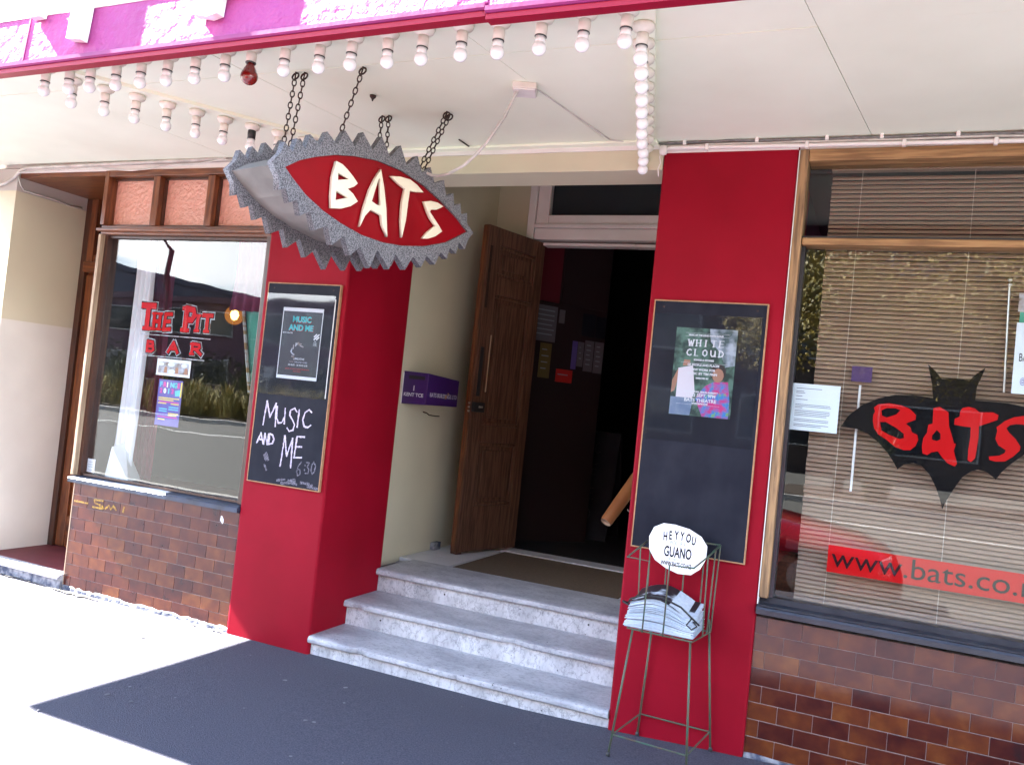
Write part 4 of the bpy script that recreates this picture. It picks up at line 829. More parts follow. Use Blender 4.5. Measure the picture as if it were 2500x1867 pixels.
for ch, x, z, w_, h_ in (('M', -1.350, 1.300, .105, .148), ('U', -1.260, 1.322, .082, .105), ('S', -1.172, 1.282, .078, .142), ('I', -1.106, 1.312, .04, .105), ('C', -1.066, 1.318, .08, .108),
                         ('A', -1.382, 1.187, .058, .064), ('N', -1.332, 1.184, .042, .066), ('D', -1.296, 1.187, .048, .066),
                         ('M', -1.186, 1.068, .088, .184), ('E', -1.098, 1.130, .075, .127)):
    scrawl(mb, ch, x, z, w_, h_, 0.0098, yw, 0, .35)
mb.build('chalk_lettering', 'chalk', CB1, fix=False)
mb = MB()
for ch, x, z, w_, h_ in (('6', -1.066, 1.025, .046, .085), (':', -1.018, 1.05, .03, .06), ('3', -1.0, 1.045, .036, .07), ('0', -0.962, 1.048, .04, .074)): scrawl(mb, ch, x, z, w_, h_, 0.0085, yw)
mb.build('chalk_lettering', 'faintchalk', CB1, fix=False)
mb = MB()
for k in range(9): x = random.uniform(-1.2, -.95); z = random.uniform(.965, .995); ribbon(mb, densify([(x, z), (x + random.uniform(.03, .07), z + random.uniform(-.01, .02))], .01), .014, yw + .0001 - k * 1e-5, .4)
for k in range(5): x = random.uniform(-1.33, -1.25); z = random.uniform(1.06, 1.14); ribbon(mb, densify([(x, z), (x + .02, z - .03)], .01), .012, yw + .0001 - k * 1e-5, .4)
tag(mb.build('chalk_smudge', 'faintchalk', CB1, fix=False), kind='stuff')
# MUSIC AND ME bill
p = thing('poster', (-1.138, -0.0225, 1.596), 'black concert bill with white border and teal title on the left chalkboard', 'poster')
B('sheet', 'posterdark', p, -1.288, -0.988, -0.0228, -0.0222, 1.597, 2.030)
for a in ((-1.288, -0.988, 2.008, 2.030), (-1.288, -0.988, 1.597, 1.617), (-1.288, -1.283, 1.6175, 2.0075), (-0.993, -0.988, 1.6175, 2.0075)): B('border', 'paper', p, a[0], a[1], -0.0234, -0.0229, a[2], a[3])
for k, (tx, zz_) in enumerate((('MUSIC', 1.944), ('AND ME', 1.893))):
    text(tx, -1.138, zz_ - .003, -0.0232, 0.048, 'redink', 'title', p, align='CENTER', bold=.0015)
    text(tx, -1.141, zz_, -0.0238, 0.048, 'teal', 'title', p, align='CENTER', bold=.002)
text('BATS THEATRE', -1.275, 1.872, -0.0232, 0.011, 'whiteink', 'print', p)
mb = MB()
for k in range(9):
    a = k / 8 * 3.6 + 0.6; r_ = .045
    ribbon(mb, [(-1.15 + r_ * math.cos(a), 1.765 + r_ * 1.2 * math.sin(a)), (-1.15 + (r_ - .018 + .01 * (k % 3)) * math.cos(a + .35), 1.765 + r_ * math.sin(a + .35))], .010, -0.0232 - k * 5e-5, .5)
mb.build('portrait', 'comicprint', p, fix=False)
mb = MB()
for i in range(4):
    for j in range(4):
        if (i + j) % 2 == 0 or i == j: ribbon(mb, [(-1.038 + i * .009, 1.845 + j * .008), (-1.030 + i * .009, 1.851 + j * .008)], .008, -0.0232 - (i * 4 + j) * 3e-5)
mb.build('sponsor_mark', 'whiteink', p, fix=False)
text('the\nmusic\nhouse', -1.028, 1.83, -0.0232, 0.011, 'whiteink', 'print', p, align='CENTER')
text('CREATIVE', -1.13, 1.715, -0.0232, 0.017, 'whiteink', 'print', p, align='CENTER'); text('NEW ZEALAND SERIES', -1.135, 1.697, -0.0232, 0.013, 'comicprint', 'print', p, align='CENTER')
text('10 AUG - 26 AUG 6.30', -1.138, 1.678, -0.0232, 0.015, 'whiteink', 'print', p, align='CENTER'); text('BOOK AT BATS.CO.NZ OR 802 4175', -1.138, 1.655, -0.0232, 0.011, 'redink', 'print', p, align='CENTER'); text('BOX OFFICE', -1.138, 1.641, -0.0232, 0.010, 'redink', 'print', p, align='CENTER')
# WHITE CLOUD bill: photo of two people, printed flat
p = thing('poster', (1.287, -0.0225, 1.612), 'colour show bill titled WHITE CLOUD on the right chalkboard', 'poster')
B('sheet', 'foliageprint', p, 1.138, 1.435, -0.0228, -0.0222, 1.613, 2.043)
y_ = -0.0232
flat([(1.30, 2.042), (1.434, 2.042), (1.434, 1.87), (1.39, 1.86), (1.36, 1.93), (1.31, 1.98)], y_, 'cloudprint', 'sky_patch', p, depth=.0003)
flat([(1.165, 1.842), (1.235, 1.86), (1.255, 1.73), (1.245, 1.70), (1.165, 1.70)], y_ - .0002, 'shirtprint', 'shirt_patch', p, depth=.0003)
flat([(1.165, 1.842), (1.14, 1.78), (1.139, 1.72), (1.155, 1.73), (1.165, 1.78)], y_ - .0004, 'skinprint', 'arm_patch', p, depth=.0003)
flat([(1.185, 1.855), (1.22, 1.858), (1.22, 1.885), (1.19, 1.885)], y_ - .0004, 'skinprint', 'neck_patch', p, depth=.0003)
flat([(1.139, 1.70), (1.25, 1.70), (1.24, 1.614), (1.139, 1.614)], y_ - .0002, 'denimprint', 'jeans_patch', p, depth=.0003)
flat([(1.26, 1.70), (1.30, 1.76), (1.34, 1.785), (1.41, 1.79), (1.425, 1.70), (1.425, 1.614), (1.30, 1.614)], y_ - .0002, 'floralprint', 'blouse_patch', p, depth=.0003)
flat([(1.36 + .036 * math.cos(t), 1.83 + .045 * math.sin(t)) for t in [k * .4 for k in range(16)]], y_ - .0004, 'hairprint', 'hair_patch', p, depth=.0003)
flat([(1.36 + .027 * math.cos(t), 1.818 + .034 * math.sin(t)) for t in [k * .4 for k in range(16)]], y_ - .0008, 'skinprint', 'face_patch', p, depth=.0003)
B('rule', 'whiteink', p, 1.185, 1.40, y_ - .0012, y_ - .0010, 2.018, 2.0188); B('rule', 'whiteink', p, 1.185, 1.40, y_ - .0012, y_ - .0010, 2.002, 2.0028); B('rule', 'whiteink', p, 1.17, 1.38, y_ - .0012, y_ - .0010, 1.668, 1.6688); B('rule', 'whiteink', p, 1.175, 1.41, y_ - .0012, y_ - .0010, 1.872, 1.8728)
def serif(mb, ch, x, z, w_, h_, pen, y, sl=0.42):
    """roman capital: heavy stems, light bars, slab feet"""
    S_ = STROKES[ch]; k = 0
    for st in S_:
        P = [(x + a * w_, z + b * h_) for a, b in st]
        vert = abs(P[-1][1] - P[0][1]) > 0.6 * h_ and len(P) == 2
        wd_ = pen if (vert or len(P) > 2) else pen * sl
        if len(P) > 2: P = densify(P, pen)
        ribbon(mb, P, wd_, y - 0.00008 * k); k += 1
        if vert:
            for q in (P[0], P[-1]):
                if q[1] < z + .1 * h_ or q[1] > z + .9 * h_:
                    ribbon(mb, [(q[0] - pen * .85, q[1]), (q[0] + pen * .85, q[1])], pen * sl, y - 0.00008 * k); k += 1
mb = MB()
for word, zz_, x0, dx in (('WHITE', 1.955, 1.203, .037), ('CLOUD', 1.908, 1.197, .039)):
    for i, ch in enumerate(word): serif(mb, ch, x0 + i * dx, zz_, .027, .030, .0062, y_ - .0012)
mb.build('title', 'whiteink', p, fix=False)
for tx, zz_, sz in (('MUSIC OF THE LONG WHITE CLOUD', 2.005, .010), ('SONGS & STORIES', 1.883, .012), ('OF PEOPLE AND PLACES', 1.858, .014), ('NEW WORK FOR', 1.835, .015), ('MUSIC BY TIM FINN', 1.815, .016), ('DIRECTED BY', 1.795, .010), ('KEN DUNCAN, SIMON GARRETT', 1.728, .011), ('12-22 SEPT, 9PM', 1.708, .021), ('BATS THEATRE', 1.683, .023), ('BOOK@BATS.CO.NZ', 1.672, .008)):
    text(tx, 1.285, zz_, y_ - .0012, sz, 'whiteink', 'print', p, align='CENTER', bold=.0006)

# ================================================================== letterbox
t = thing('letterbox', (-0.87, 0.934, 1.511), 'purple letterbox on the cream wall marked 1 KENT TCE', 'letterbox')
MB().add([(-0.969, .934, 1.512), (-0.771, .934, 1.518), (-0.771, 1.40, 1.522), (-0.969, 1.40, 1.518), (-0.969, .934, 1.741), (-0.771, .934, 1.737), (-0.771, 1.40, 1.716), (-0.969, 1.40, 1.722)], [(0, 3, 2, 1), (4, 5, 6, 7), (0, 1, 5, 4), (1, 2, 6, 5), (2, 3, 7, 6), (3, 0, 4, 7)]).build('box', 'purple', t, bevel=0.003)
B('slot', 'blackholder', t, -0.925, -0.797, 0.9315, 0.935, 1.688, 1.713)
B('back_plate', 'white', t, -0.9695, -0.966, 0.925, 0.9335, 1.505, 1.73)
text('1', -0.877, 1.608, .9318, 0.052, 'letterwhite', 'lettering', t, align='CENTER', bold=.001)
text('KENT TCE', -0.876, 1.568, .9318, 0.034, 'letterwhite', 'lettering', t, align='CENTER', bold=.0008)
YZ = Matrix(((0, 0, 1), (1, 0, 0), (0, 1, 0)))
place(text2d('BATS BUILDINGS LTD', 0.042), 'lettering', 'letterwhite', t, (-0.7695, .975, 1.577), YZ)
mb = MB().box(-0.7705, -0.7685, 1.20, 1.222, 1.572, 1.60).box(-.7705, -.7685, 1.236, 1.25, 1.598, 1.618).build('scuff', 'boardedge', t)

# doormat
o = MB().box(-0.558, 0.645, 1.158, 2.082, 0.386, 0.408).build('doormat', 'mat', base=(0.04, 1.6, 0.386), bevel=0.004); tag(o, 'brown coir doormat sunk into the porch floor', 'doormat')
# timber pole end inside the entrance
t = thing('timber_pole', (0.51, 1.2, 0.87), 'orange brown timber pole with a cut end poking into the entrance', 'pole')
PE = Vector((0.512, 1.2, 0.878)); PD = Vector((0.40, 0.80, 1.0)).normalized()
mb = MB(); pts = [PE + PD * s_ for s_ in (0, .02, .1, .25, .45, .7, 1.0)]
mb.tube(pts, [.036, .041, .043, .045, .046, .047, .048], 18, caps=False); mb.build('shaft', 'timber', t, smooth=True)
mb = MB(); a = PD.orthogonal().normalized(); b = PD.cross(a)
R0 = [PE + (a * math.cos(k * .3491) + b * math.sin(k * .3491)) * .036 for k in range(18)]; R1 = [PE + PD * .012 + (a * math.cos(k * .3491) + b * math.sin(k * .3491)) * .026 for k in range(18)]
mb.add(R0 + R1 + [PE + PD * .014], [(k, (k + 1) % 18, 18 + (k + 1) % 18, 18 + k) for k in range(18)] + [(18 + k, 18 + (k + 1) % 18, 36) for k in range(18)]); mb.build('cut_end', 'cutend', t)
MB().tube([PE + PD * .19 + Vector((.05, 0, -.05)), PE + PD * .2 + Vector((.07, .02, -.09)), PE + PD * .2 + Vector((.11, .04, -.12)), PE + PD * .2 + Vector((.2, .05, -.13))], 0.004, 6).build('wire_tail', 'cable', t)

# notices on the hall wall
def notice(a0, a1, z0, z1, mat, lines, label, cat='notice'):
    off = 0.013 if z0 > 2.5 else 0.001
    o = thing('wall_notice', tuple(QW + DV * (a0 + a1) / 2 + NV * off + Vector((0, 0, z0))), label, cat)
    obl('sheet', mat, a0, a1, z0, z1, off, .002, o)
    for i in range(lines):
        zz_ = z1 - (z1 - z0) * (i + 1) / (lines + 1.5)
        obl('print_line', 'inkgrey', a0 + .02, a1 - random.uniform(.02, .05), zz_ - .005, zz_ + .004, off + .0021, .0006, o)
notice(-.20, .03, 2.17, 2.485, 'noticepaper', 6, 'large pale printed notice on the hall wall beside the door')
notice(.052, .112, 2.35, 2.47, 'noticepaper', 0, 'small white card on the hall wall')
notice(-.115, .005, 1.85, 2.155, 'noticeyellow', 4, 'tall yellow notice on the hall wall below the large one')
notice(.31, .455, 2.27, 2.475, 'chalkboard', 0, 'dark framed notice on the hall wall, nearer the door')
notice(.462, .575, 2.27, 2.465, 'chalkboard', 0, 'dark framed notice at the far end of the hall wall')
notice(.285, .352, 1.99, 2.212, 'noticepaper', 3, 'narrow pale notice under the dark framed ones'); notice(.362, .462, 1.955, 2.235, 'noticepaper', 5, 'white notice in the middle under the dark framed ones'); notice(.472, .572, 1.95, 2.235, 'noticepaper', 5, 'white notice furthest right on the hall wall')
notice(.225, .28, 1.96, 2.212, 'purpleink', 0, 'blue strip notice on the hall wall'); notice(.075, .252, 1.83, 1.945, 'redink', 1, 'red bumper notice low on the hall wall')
# sandwich board standing in the dark hall
t = thing('sandwich_board', (-0.45, 3.55, 0.41), 'black sandwich board with faint chalk writing inside the dark doorway', 'sandwich board')
for s_ in (-1, 1):
    c = Vector((-0.42, 3.55 + s_ * .11, 0.92)); MB().obox(c, Vector((.30, .05, 0)), Vector((0, s_ * .10, -.50)), Vector((0, .012, .002))).build('panel', 'chalkboard', t)
mb = MB()
for i, (wd_, zz_) in enumerate((('MUSIC', 1.22), ('ANDME', 1.02), ('WHITE', .80), ('CLOUD', .62))):
    for j, ch in enumerate(wd_): scrawl(mb, ch, -.64 + j * .085, zz_, .06, .10, .006, 3.30 + (zz_ - .92) * .2, 0, .3)
mb.build('chalk_lettering', 'dimchalk', t, fix=False)

# ================================================================== newspaper rack
t = thing('newspaper_rack', (1.27, -0.18, 0.06), 'green wire newspaper rack with a white HEY YOU header card', 'newspaper rack')
GZ_ = lambda x: gz(x)
feet = {'fl': (1.085, -0.335), 'fr': (1.445, -0.355), 'bl': (1.135, -0.012), 'br': (1.49, -0.022)}
topc = {'fl': (1.125, -0.265, .60), 'fr': (1.395, -0.275, .60), 'bl': (1.165, -0.03, .66), 'br': (1.43, -0.035, .66)}
for k in feet: MB().tube([(feet[k][0], feet[k][1], GZ_(feet[k][0]) + .004), topc[k]], 0.0052, 8).build('leg', 'wire', t, smooth=True); MB().lathe([(.004, 0), (.010, .002), (.010, .012), (.006, .02)], (feet[k][0], feet[k][1], GZ_(feet[k][0]) + .003), 8).build('foot', 'blackholder', t)
def lerp(k, z): f = feet[k]; q = topc[k]; s_ = (z - .03) / (q[2] - .03); return (f[0] + (q[0] - f[0]) * s_, f[1] + (q[1] - f[1]) * s_, z)
br = {k: lerp(k, .125 if k[0] == 'f' else .14) for k in feet}
for a, b in (('fl', 'fr'), ('fl', 'bl'), ('fr', 'br'), ('bl', 'br')): MB().tube([br[a], br[b]], 0.004, 6).build('brace', 'wire', t)
bs = {'fl': (1.10, -0.272, .602), 'fr': (1.405, -0.285, .602), 'bl': (1.135, -.022, .602), 'br': (1.44, -.028, .602)}
MB().tube([bs['fl'], bs['fr'], bs['br'], bs['bl']], 0.004, 6, closed=True).build('basket_base', 'wire', t)
for i in range(1, 6):
    s_ = i / 6; MB().tube([Vector(bs['fl']).lerp(Vector(bs['fr']), s_), Vector(bs['bl']).lerp(Vector(bs['br']), s_)], 0.003, 6).build('basket_wire', 'wire', t)
# rim with the dip in front
rimL = [(1.178, -0.30, .602), (1.180, -0.30, .928), (1.076, -0.30, .931), (1.10, -0.17, .968), (1.125, -0.03, 1.008)]
rimR = [(1.274, -0.30, .602), (1.274, -0.30, .926), (1.384, -0.30, .931), (1.42, -0.17, .972), (1.452, -0.05, 1.018)]
MB().tube(rimL, 0.0042, 6).build('basket_rim', 'wire', t, smooth=True); MB().tube(rimR, 0.0042, 6).build('basket_rim', 'wire', t, smooth=True)
MB().tube([rimL[-1], rimR[-1]], 0.0042, 6).build('basket_rim', 'wire', t)
for top, bot in (((1.10, -.17, .968), (1.115, -.15, .602)), ((1.12, -.06, 1.0), (1.13, -.05, .602)), ((1.42, -.17, .972), (1.425, -.15, .602)), ((1.44, -.1, .995), (1.433, -.09, .602)), ((1.452, -.05, 1.018), (1.44, -.028, .602)), ((1.20, -.035, 1.01), (1.205, -.024, .602)), ((1.29, -.04, 1.012), (1.29, -.026, .602)), ((1.38, -.045, 1.014), (1.38, -.027, .602))):
    MB().tube([top, bot], 0.0036, 6).build('basket_wire', 'wire', t)
card = [(1.138, .960), (1.132, 1.02), (1.152, 1.068), (1.195, 1.092), (1.25, 1.093), (1.32, 1.082), (1.378, 1.055), (1.408, 1.015), (1.408, .955), (1.385, .905), (1.345, .872), (1.285, .868), (1.225, .885), (1.17, .915)]
flat(card, -0.150, 'paper', 'header_card', t, depth=.003)
YC = -0.1522
def arc_text(txt, cx, z, size, dx, bend, mat='ink', xs=.75):
    n = len(txt)
    for i, ch in enumerate(txt):
        if ch == ' ': continue
        s_ = i - (n - 1) / 2; me = text2d(ch, size, xs=xs, bold=.0014)
        me.transform(Matrix.Rotation(-bend * s_ * 14, 4, 'Z'))
        place(me, 'lettering', mat, t, (cx + s_ * dx - size * .2, YC, z - bend * s_ * s_))
arc_text('HEYYOU', 1.278, 1.026, 0.056, .0265, .0020, xs=.52)
text('PICK UP A', 1.272, 0.997, YC, .030, 'inkgrey', 'lettering', t, align='CENTER', xs=.55)
text('GUANO', 1.275, .942, YC, .068, 'ink', 'lettering', t, align='CENTER', xs=.52, bold=.0014)
text('OR CHECK OUT', 1.27, .925, YC, .016, 'inkgrey', 'lettering', t, align='CENTER', xs=.7)
text('WWW.BATS.CO.NZ', 1.272, .899, YC, .029, 'ink', 'lettering', t, align='CENTER', xs=.55, bold=.0007)
# bundle of papers in the rack
t = thing('newspaper_bundle', (1.25, -0.17, .607), 'thick bundle of black and white newspapers strapped in the wire rack', 'newspapers')
for i in range(34):
    s_ = i / 33; z = .609 + i * .0030; lift = .055 * s_
    x0 = 1.082 + random.uniform(-.006, .006) + .02 * s_; x1 = 1.405 + random.uniform(-.012, .008) - .01 * s_; y0 = -.268 + random.uniform(-.01, .006) + .01 * s_; y1 = -.035 + random.uniform(-.008, .006)
    N = 8; vs = []
    for k in range(N + 1):
        u_ = k / N; x = x0 + (x1 - x0) * u_; bow = .045 * s_ * math.sin(math.pi * min(1, u_ * 1.15)) + lift * (.5 - u_) * .3
        for (yy, dz) in ((y0 + .03 * u_ * 0, 0), ((y0 + y1) / 2, .012 * s_), (y1, .03 * s_)):
            vs.append((x, yy, z + bow + dz)); vs.append((x, yy, z + bow + dz + .0024))
    fs = []
    for k in range(N):
        for j in range(2):
            a = k * 6 + j * 2; b = a + 6
            fs += [(a, b, b + 2, a + 2), (a + 1, a + 3, b + 3, b + 1)]
        fs += [(k * 6, k * 6 + 1, k * 6 + 7, k * 6 + 6), (k * 6 + 4, k * 6 + 10, k * 6 + 11, k * 6 + 5)]
    fs += [(0, 2, 3, 1), (2, 4, 5, 3), (N * 6, N * 6 + 1, N * 6 + 3, N * 6 + 2), (N * 6 + 2, N * 6 + 3, N * 6 + 5, N * 6 + 4)]
    top = i == 33
    MB().add(vs, fs).build('front_page' if top else 'newspaper', 'photoprint' if top else ('newsprint' if i % 9 else 'inkgrey'), t, fix=False)
MB().tube([(1.075, -.20, .70), (1.10, -.26, .735), (1.16, -.285, .765), (1.25, -.29, .775), (1.34, -.285, .745), (1.395, -.27, .70), (1.42, -.24, .67)], .0045, 6).build('strap', 'bungee', t, smooth=True)
MB().tube([(1.39, -.275, .70), (1.375, -.30, .675), (1.40, -.305, .66), (1.42, -.29, .675), (1.40, -.28, .69)], .004, 6).build('strap_knot', 'bungee', t, smooth=True)
MB().tube([(1.075, -.20, .70), (1.06, -.24, .715), (1.07, -.28, .72), (1.10, -.285, .71)], .004, 6).build('strap_knot', 'bungee', t, smooth=True)
# ================================================================== things in the left window
GY = 0.0815
t = thing('window_lettering', (-2.25, GY, 1.66), 'red window lettering THE PIT BAR with dark outlines and rules', 'lettering')
def pit(ch, x, z, w_, h_, pen):
    for pw, mat, y in ((pen * 1.0, 'decalred', GY), (pen + .012, 'ink', GY + .003), (pen + .024, 'comicprint', GY + .006)):
        mb = MB(); S_ = STROKES[ch]; k = 0
        for st in S_:
            P = [(x + a * w_, z + b * h_) for a, b in st]
            vert = len(P) == 2 and abs(P[-1][1] - P[0][1]) > .6 * h_
            if len(P) > 2: P = densify(P, pen)
            ribbon(mb, P, pw, y - k * .0001); k += 1
            if vert or len(P) > 2:
                for q in (P[0], P[-1]):
                    if (q[1] < z + .06 * h_ or q[1] > z + .94 * h_) and ch in 'TPHIR': ribbon(mb, [(q[0] - pen * .75, q[1]), (q[0] + pen * .75, q[1])], pw * .62, y - k * .0001); k += 1
        mb.build({'decalred': 'letter', 'ink': 'letter_shade', 'comicprint': 'letter_outline'}[mat], mat, t, fix=False)
pit('T', -2.575, 1.843, .125, .155, .040); pit('H', -2.465, 1.843, .075, .105, .026); pit('E', -2.37, 1.843, .075, .105, .026)
pit('P', -2.185, 1.850, .105, .145, .040); pit('I', -2.095, 1.852, .07, .100, .026); pit('T', -2.025, 1.852, .085, .105, .028)
STROKES['B'] = [[(.1, 0), (.1, 1)], [(.1, 1), (.65, .95), (.7, .72), (.5, .53), (.1, .53)], [(.1, .53), (.7, .48), (.8, .2), (.6, 0), (.1, 0)]]
pit('B', -2.50, 1.69, .085, .066, .022); pit('A', -2.30, 1.695, .10, .066, .022); pit('R', -2.10, 1.697, .10, .066, .022)
B('rule', 'comicprint', t, -2.56, -1.942, GY, GY + .0008, 1.800, 1.806); B('rule', 'comicprint', t, -2.518, -1.974, GY, GY + .0008, 1.657, 1.663)
t = thing('window_sticker', (-2.233, GY, 1.535), 'white comic strip sticker under the left window lettering', 'sticker')
B('sheet', 'paper', t, -2.383, -2.084, GY, GY + .001, 1.536, 1.648)
B('picture', 'comicprint', t, -2.366, -2.100, GY - .0006, GY - .0001, 1.553, 1.628)
for (cx, cz, r_) in ((-2.345, 1.612, .026), (-2.255, 1.612, .03), (-2.245, 1.567, .03), (-2.14, 1.612, .026)): flat([(cx + r_ * math.cos(k * .45), cz + r_ * .5 * math.sin(k * .45)) for k in range(14)], GY - .0009, 'papblue', 'speech_bubble', t, depth=.0003)
for cx in (-2.30, -2.20, -2.12): flat([(cx - .015, 1.554), (cx + .015, 1.554), (cx + .012, 1.59), (cx, 1.60), (cx - .012, 1.59)], GY - .0010, 'skinprint', 'figure_patch', t, depth=.0003)
t = thing('flyer', (-2.24, GY, 1.203), 'tall purple FRINGE flyer stuck inside the left window', 'flyer')
B('sheet', 'purpleink', t, -2.346, -2.134, GY, GY + .001, 1.203, 1.510)
for i, ch in enumerate('FRINGE'): text(ch, -2.335 + i * .031, 1.462, GY - .0008, .044, ('cyanink', 'pinkink', 'whiteink', 'cyanink', 'teal', 'pinkink')[i], 'lettering', t, bold=.0022)
for i, ch in enumerate('2013'): text(ch, -2.33 + i * .034, 1.420, GY - .0008, .044, ('pinkink', 'whiteink', 'cyanink', 'pinkink')[i], 'lettering', t, bold=.0022)
flat([(-2.195, 1.44), (-2.15, 1.45), (-2.15, 1.41), (-2.19, 1.405)], GY - .0008, 'cyanink', 'colour_patch', t, depth=.0003); flat([(-2.149, 1.50), (-2.137, 1.50), (-2.137, 1.40), (-2.149, 1.40)], GY - .0008, 'yellowink', 'colour_patch', t, depth=.0003)
for (x0, x1, z, m) in ((-2.335, -2.15, 1.388, 'yellowink'), (-2.335, -2.20, 1.375, 'yellowink'), (-2.325, -2.15, 1.362, 'pinkink'), (-2.335, -2.26, 1.352, 'yellowink'), (-2.22, -2.15, 1.352, 'yellowink'), (-2.235, -2.145, 1.288, 'yellowink'), (-2.235, -2.16, 1.275, 'yellowink'), (-2.325, -2.15, 1.262, 'pinkink'), (-2.32, -2.26, 1.245, 'yellowink'), (-2.32, -2.25, 1.315, 'cyanink'), (-2.32, -2.25, 1.30, 'cyanink'), (-2.235, -2.15, 1.33, 'cyanink'), (-2.235, -2.15, 1.315, 'cyanink')): B('print_line', m, t, x0, x1, GY - .0008, GY - .0003, z - .004, z + .003)
t = thing('small_notice', (-2.89, GY, .808), 'small white notice in the bottom left corner of the left window', 'notice'); B('sheet', 'paper', t, -2.926, -2.853, GY, GY + .001, .812, .905)
for z in (.885, .868, .852, .83): B('print_line', 'inkgrey', t, -2.915, -2.87, GY - .0008, GY - .0003, z - .003, z)
def drape(name, mat, x0, x1, y, z0, z1, folds, amp, label, cat, wig=0.0, taper=0.0):
    mb = MB(); N = folds * 8; K = 14; vs = []
    for j in range(K + 1):
        tt = j / K; z = z0 + (z1 - z0) * tt
        for i in range(N + 1):
            u_ = i / N; xm = (x0 + x1) / 2; x = x0 + (x1 - x0) * u_; x = xm + (x - xm) * (1 - taper * (1 - tt)) + wig * math.sin(tt * 2.2)
            vs.append((x, y + amp * math.sin(u_ * folds * 2 * math.pi + .6 * math.sin(tt * 3)) * (.7 + .3 * tt), z))
    fs = [(j * (N + 1) + i, j * (N + 1) + i + 1, (j + 1) * (N + 1) + i + 1, (j + 1) * (N + 1) + i) for j in range(K) for i in range(N)]
    vb = len(vs); vs2 = [(a, b + .004, c) for a, b, c in vs]; fs2 = [tuple(q + vb for q in f[::-1]) for f in fs]
    mb.add(vs + vs2, fs + fs2); o = mb.build(name, mat, base=((x0 + x1) / 2, y, z0), smooth=True, fix=False); tag(o, label, cat); return o
drape('curtain', 'curtain', -2.895, -2.72, 0.26, 0.776, 2.44, 4, .022, 'sheer white curtain gathered at the left of the left window', 'curtain', 0.02, -.1)
drape('curtain', 'redcurtain', -2.945, -2.66, 0.40, 0.776, 2.88, 7, .02, 'maroon curtain behind the sheer one in the left window', 'curtain')
drape('curtain', 'pinkdrape', -2.25, -1.48, 0.55, 2.05, 2.60, 9, .03, 'plum fabric swag across the top right of the left window', 'curtain', .02)
t = thing('globe_lamp', (-2.79, 1.2, 1.95), 'lit orange globe lamp glowing inside the left window', 'lamp')
MB().lathe(list(ball(2.078, .078, -90, 90, 12)), (-2.79, 1.2, 0), 20).build('globe', 'lamp', t, smooth=True)
MB().lathe([(.002, 2.035), (.022, 2.045), (.036, 2.08), (.026, 2.11), (.002, 2.125)], (-2.79, 1.2, 0), 14).build('glowing_core', 'filament', t, smooth=True)
MB().tube([(-2.79, 1.2, 2.16), (-2.79, 1.2, 2.90)], .006, 6).build('stem', 'brass', t)
t = thing('green_panel', (-1.95, .6, .78), 'green board with a taped stick along its edge inside the left window', 'panel')
MB().add([(-2.155, .60, 2.14), (-1.60, .60, 2.145), (-1.60, .60, .78), (-1.96, .60, 1.20), (-2.155, .62, 2.14), (-1.60, .62, 2.145), (-1.60, .62, .78), (-1.96, .62, 1.20)], [(0, 1, 2, 3), (7, 6, 5, 4), (0, 4, 5, 1), (1, 5, 6, 2), (2, 6, 7, 3), (3, 7, 4, 0)]).build('board', 'green', t)
MB().tube([(-2.168, .585, 2.15), (-2.01, .585, 1.47)], .012, 6).build('taped_stick', 'stick', t)
o = MB().add([(-2.83, .15, .777), (-2.62, .17, .777), (-2.70, .35, .777), (-2.86, .32, .777), (-2.80, .16, 1.0), (-2.79, .26, 1.03)], [(0, 1, 2, 3), (0, 1, 4), (1, 2, 5, 4), (2, 3, 5), (3, 0, 4, 5)]).build('folded_paper', 'paper', base=(-2.75, .2, .777)); tag(o, 'folded white paper standing on the left window bed', 'paper')

# ================================================================== things in the right window
t = thing('venetian_blind', (2.9, .16, .82), 'long brown venetian blind closed behind the right window', 'blind')
sm = MB(); w_ = 2.42
vs = []; 
for k in range(5):
    a = -1 + k * .5; vs += [(-w_ / 2, .0092 * a * .45, .0096 * a), (w_ / 2, .0092 * a * .45, .0096 * a)]
for i, p_ in enumerate(vs): vs[i] = (p_[0], p_[1] - .0028 * (1 - ((i // 2) / 2 - 1) ** 2), p_[2])
slat_me = MB().add(vs + [(x, y + .0012, z) for x, y, z in vs], [(2 * k, 2 * k + 1, 2 * k + 3, 2 * k + 2) for k in range(4)] + [(10 + 2 * k + 2, 10 + 2 * k + 3, 10 + 2 * k + 1, 10 + 2 * k) for k in range(4)] + [(0, 10, 11, 1), (8, 9, 19, 18)]).mesh('slat', 'slat', smooth=True)
ns = 96
for i in range(ns):
    z = .80 + i * (2.85 - .80) / ns
    link('slat', slat_me, t, (1.785 + w_ / 2 + random.uniform(-.002, .002), .16, z), (random.uniform(-.05, .05), random.uniform(-.0006, .0006), 0))
B('head_rail', 'slat', t, 1.78, 4.2, .14, .185, 2.862, 2.895)
for x in (1.92, 2.395, 2.88, 3.4): MB().tube([(x, .143, 2.86), (x, .143, .785)], .0012, 5).build('ladder_cord', 'cord', t)
MB().tube([(2.565, .125, 2.33), (2.578, .125, 1.852)], .0045, 6).build('tilt_wand', 'steel', t); MB().tube([(1.993, .125, 1.835), (1.993, .125, 1.337)], .0055, 6).build('tilt_wand', 'whiteink', t)
MB().lathe(list(ball(2.352, .010, -90, 90, 6)), (2.565, .125, 0), 10).build('wand_knob', 'steel', t, smooth=True); MB().lathe(list(ball(2.331, .009, -90, 90, 6)), (2.566, .125, 0), 10).build('wand_knob', 'steel', t, smooth=True)
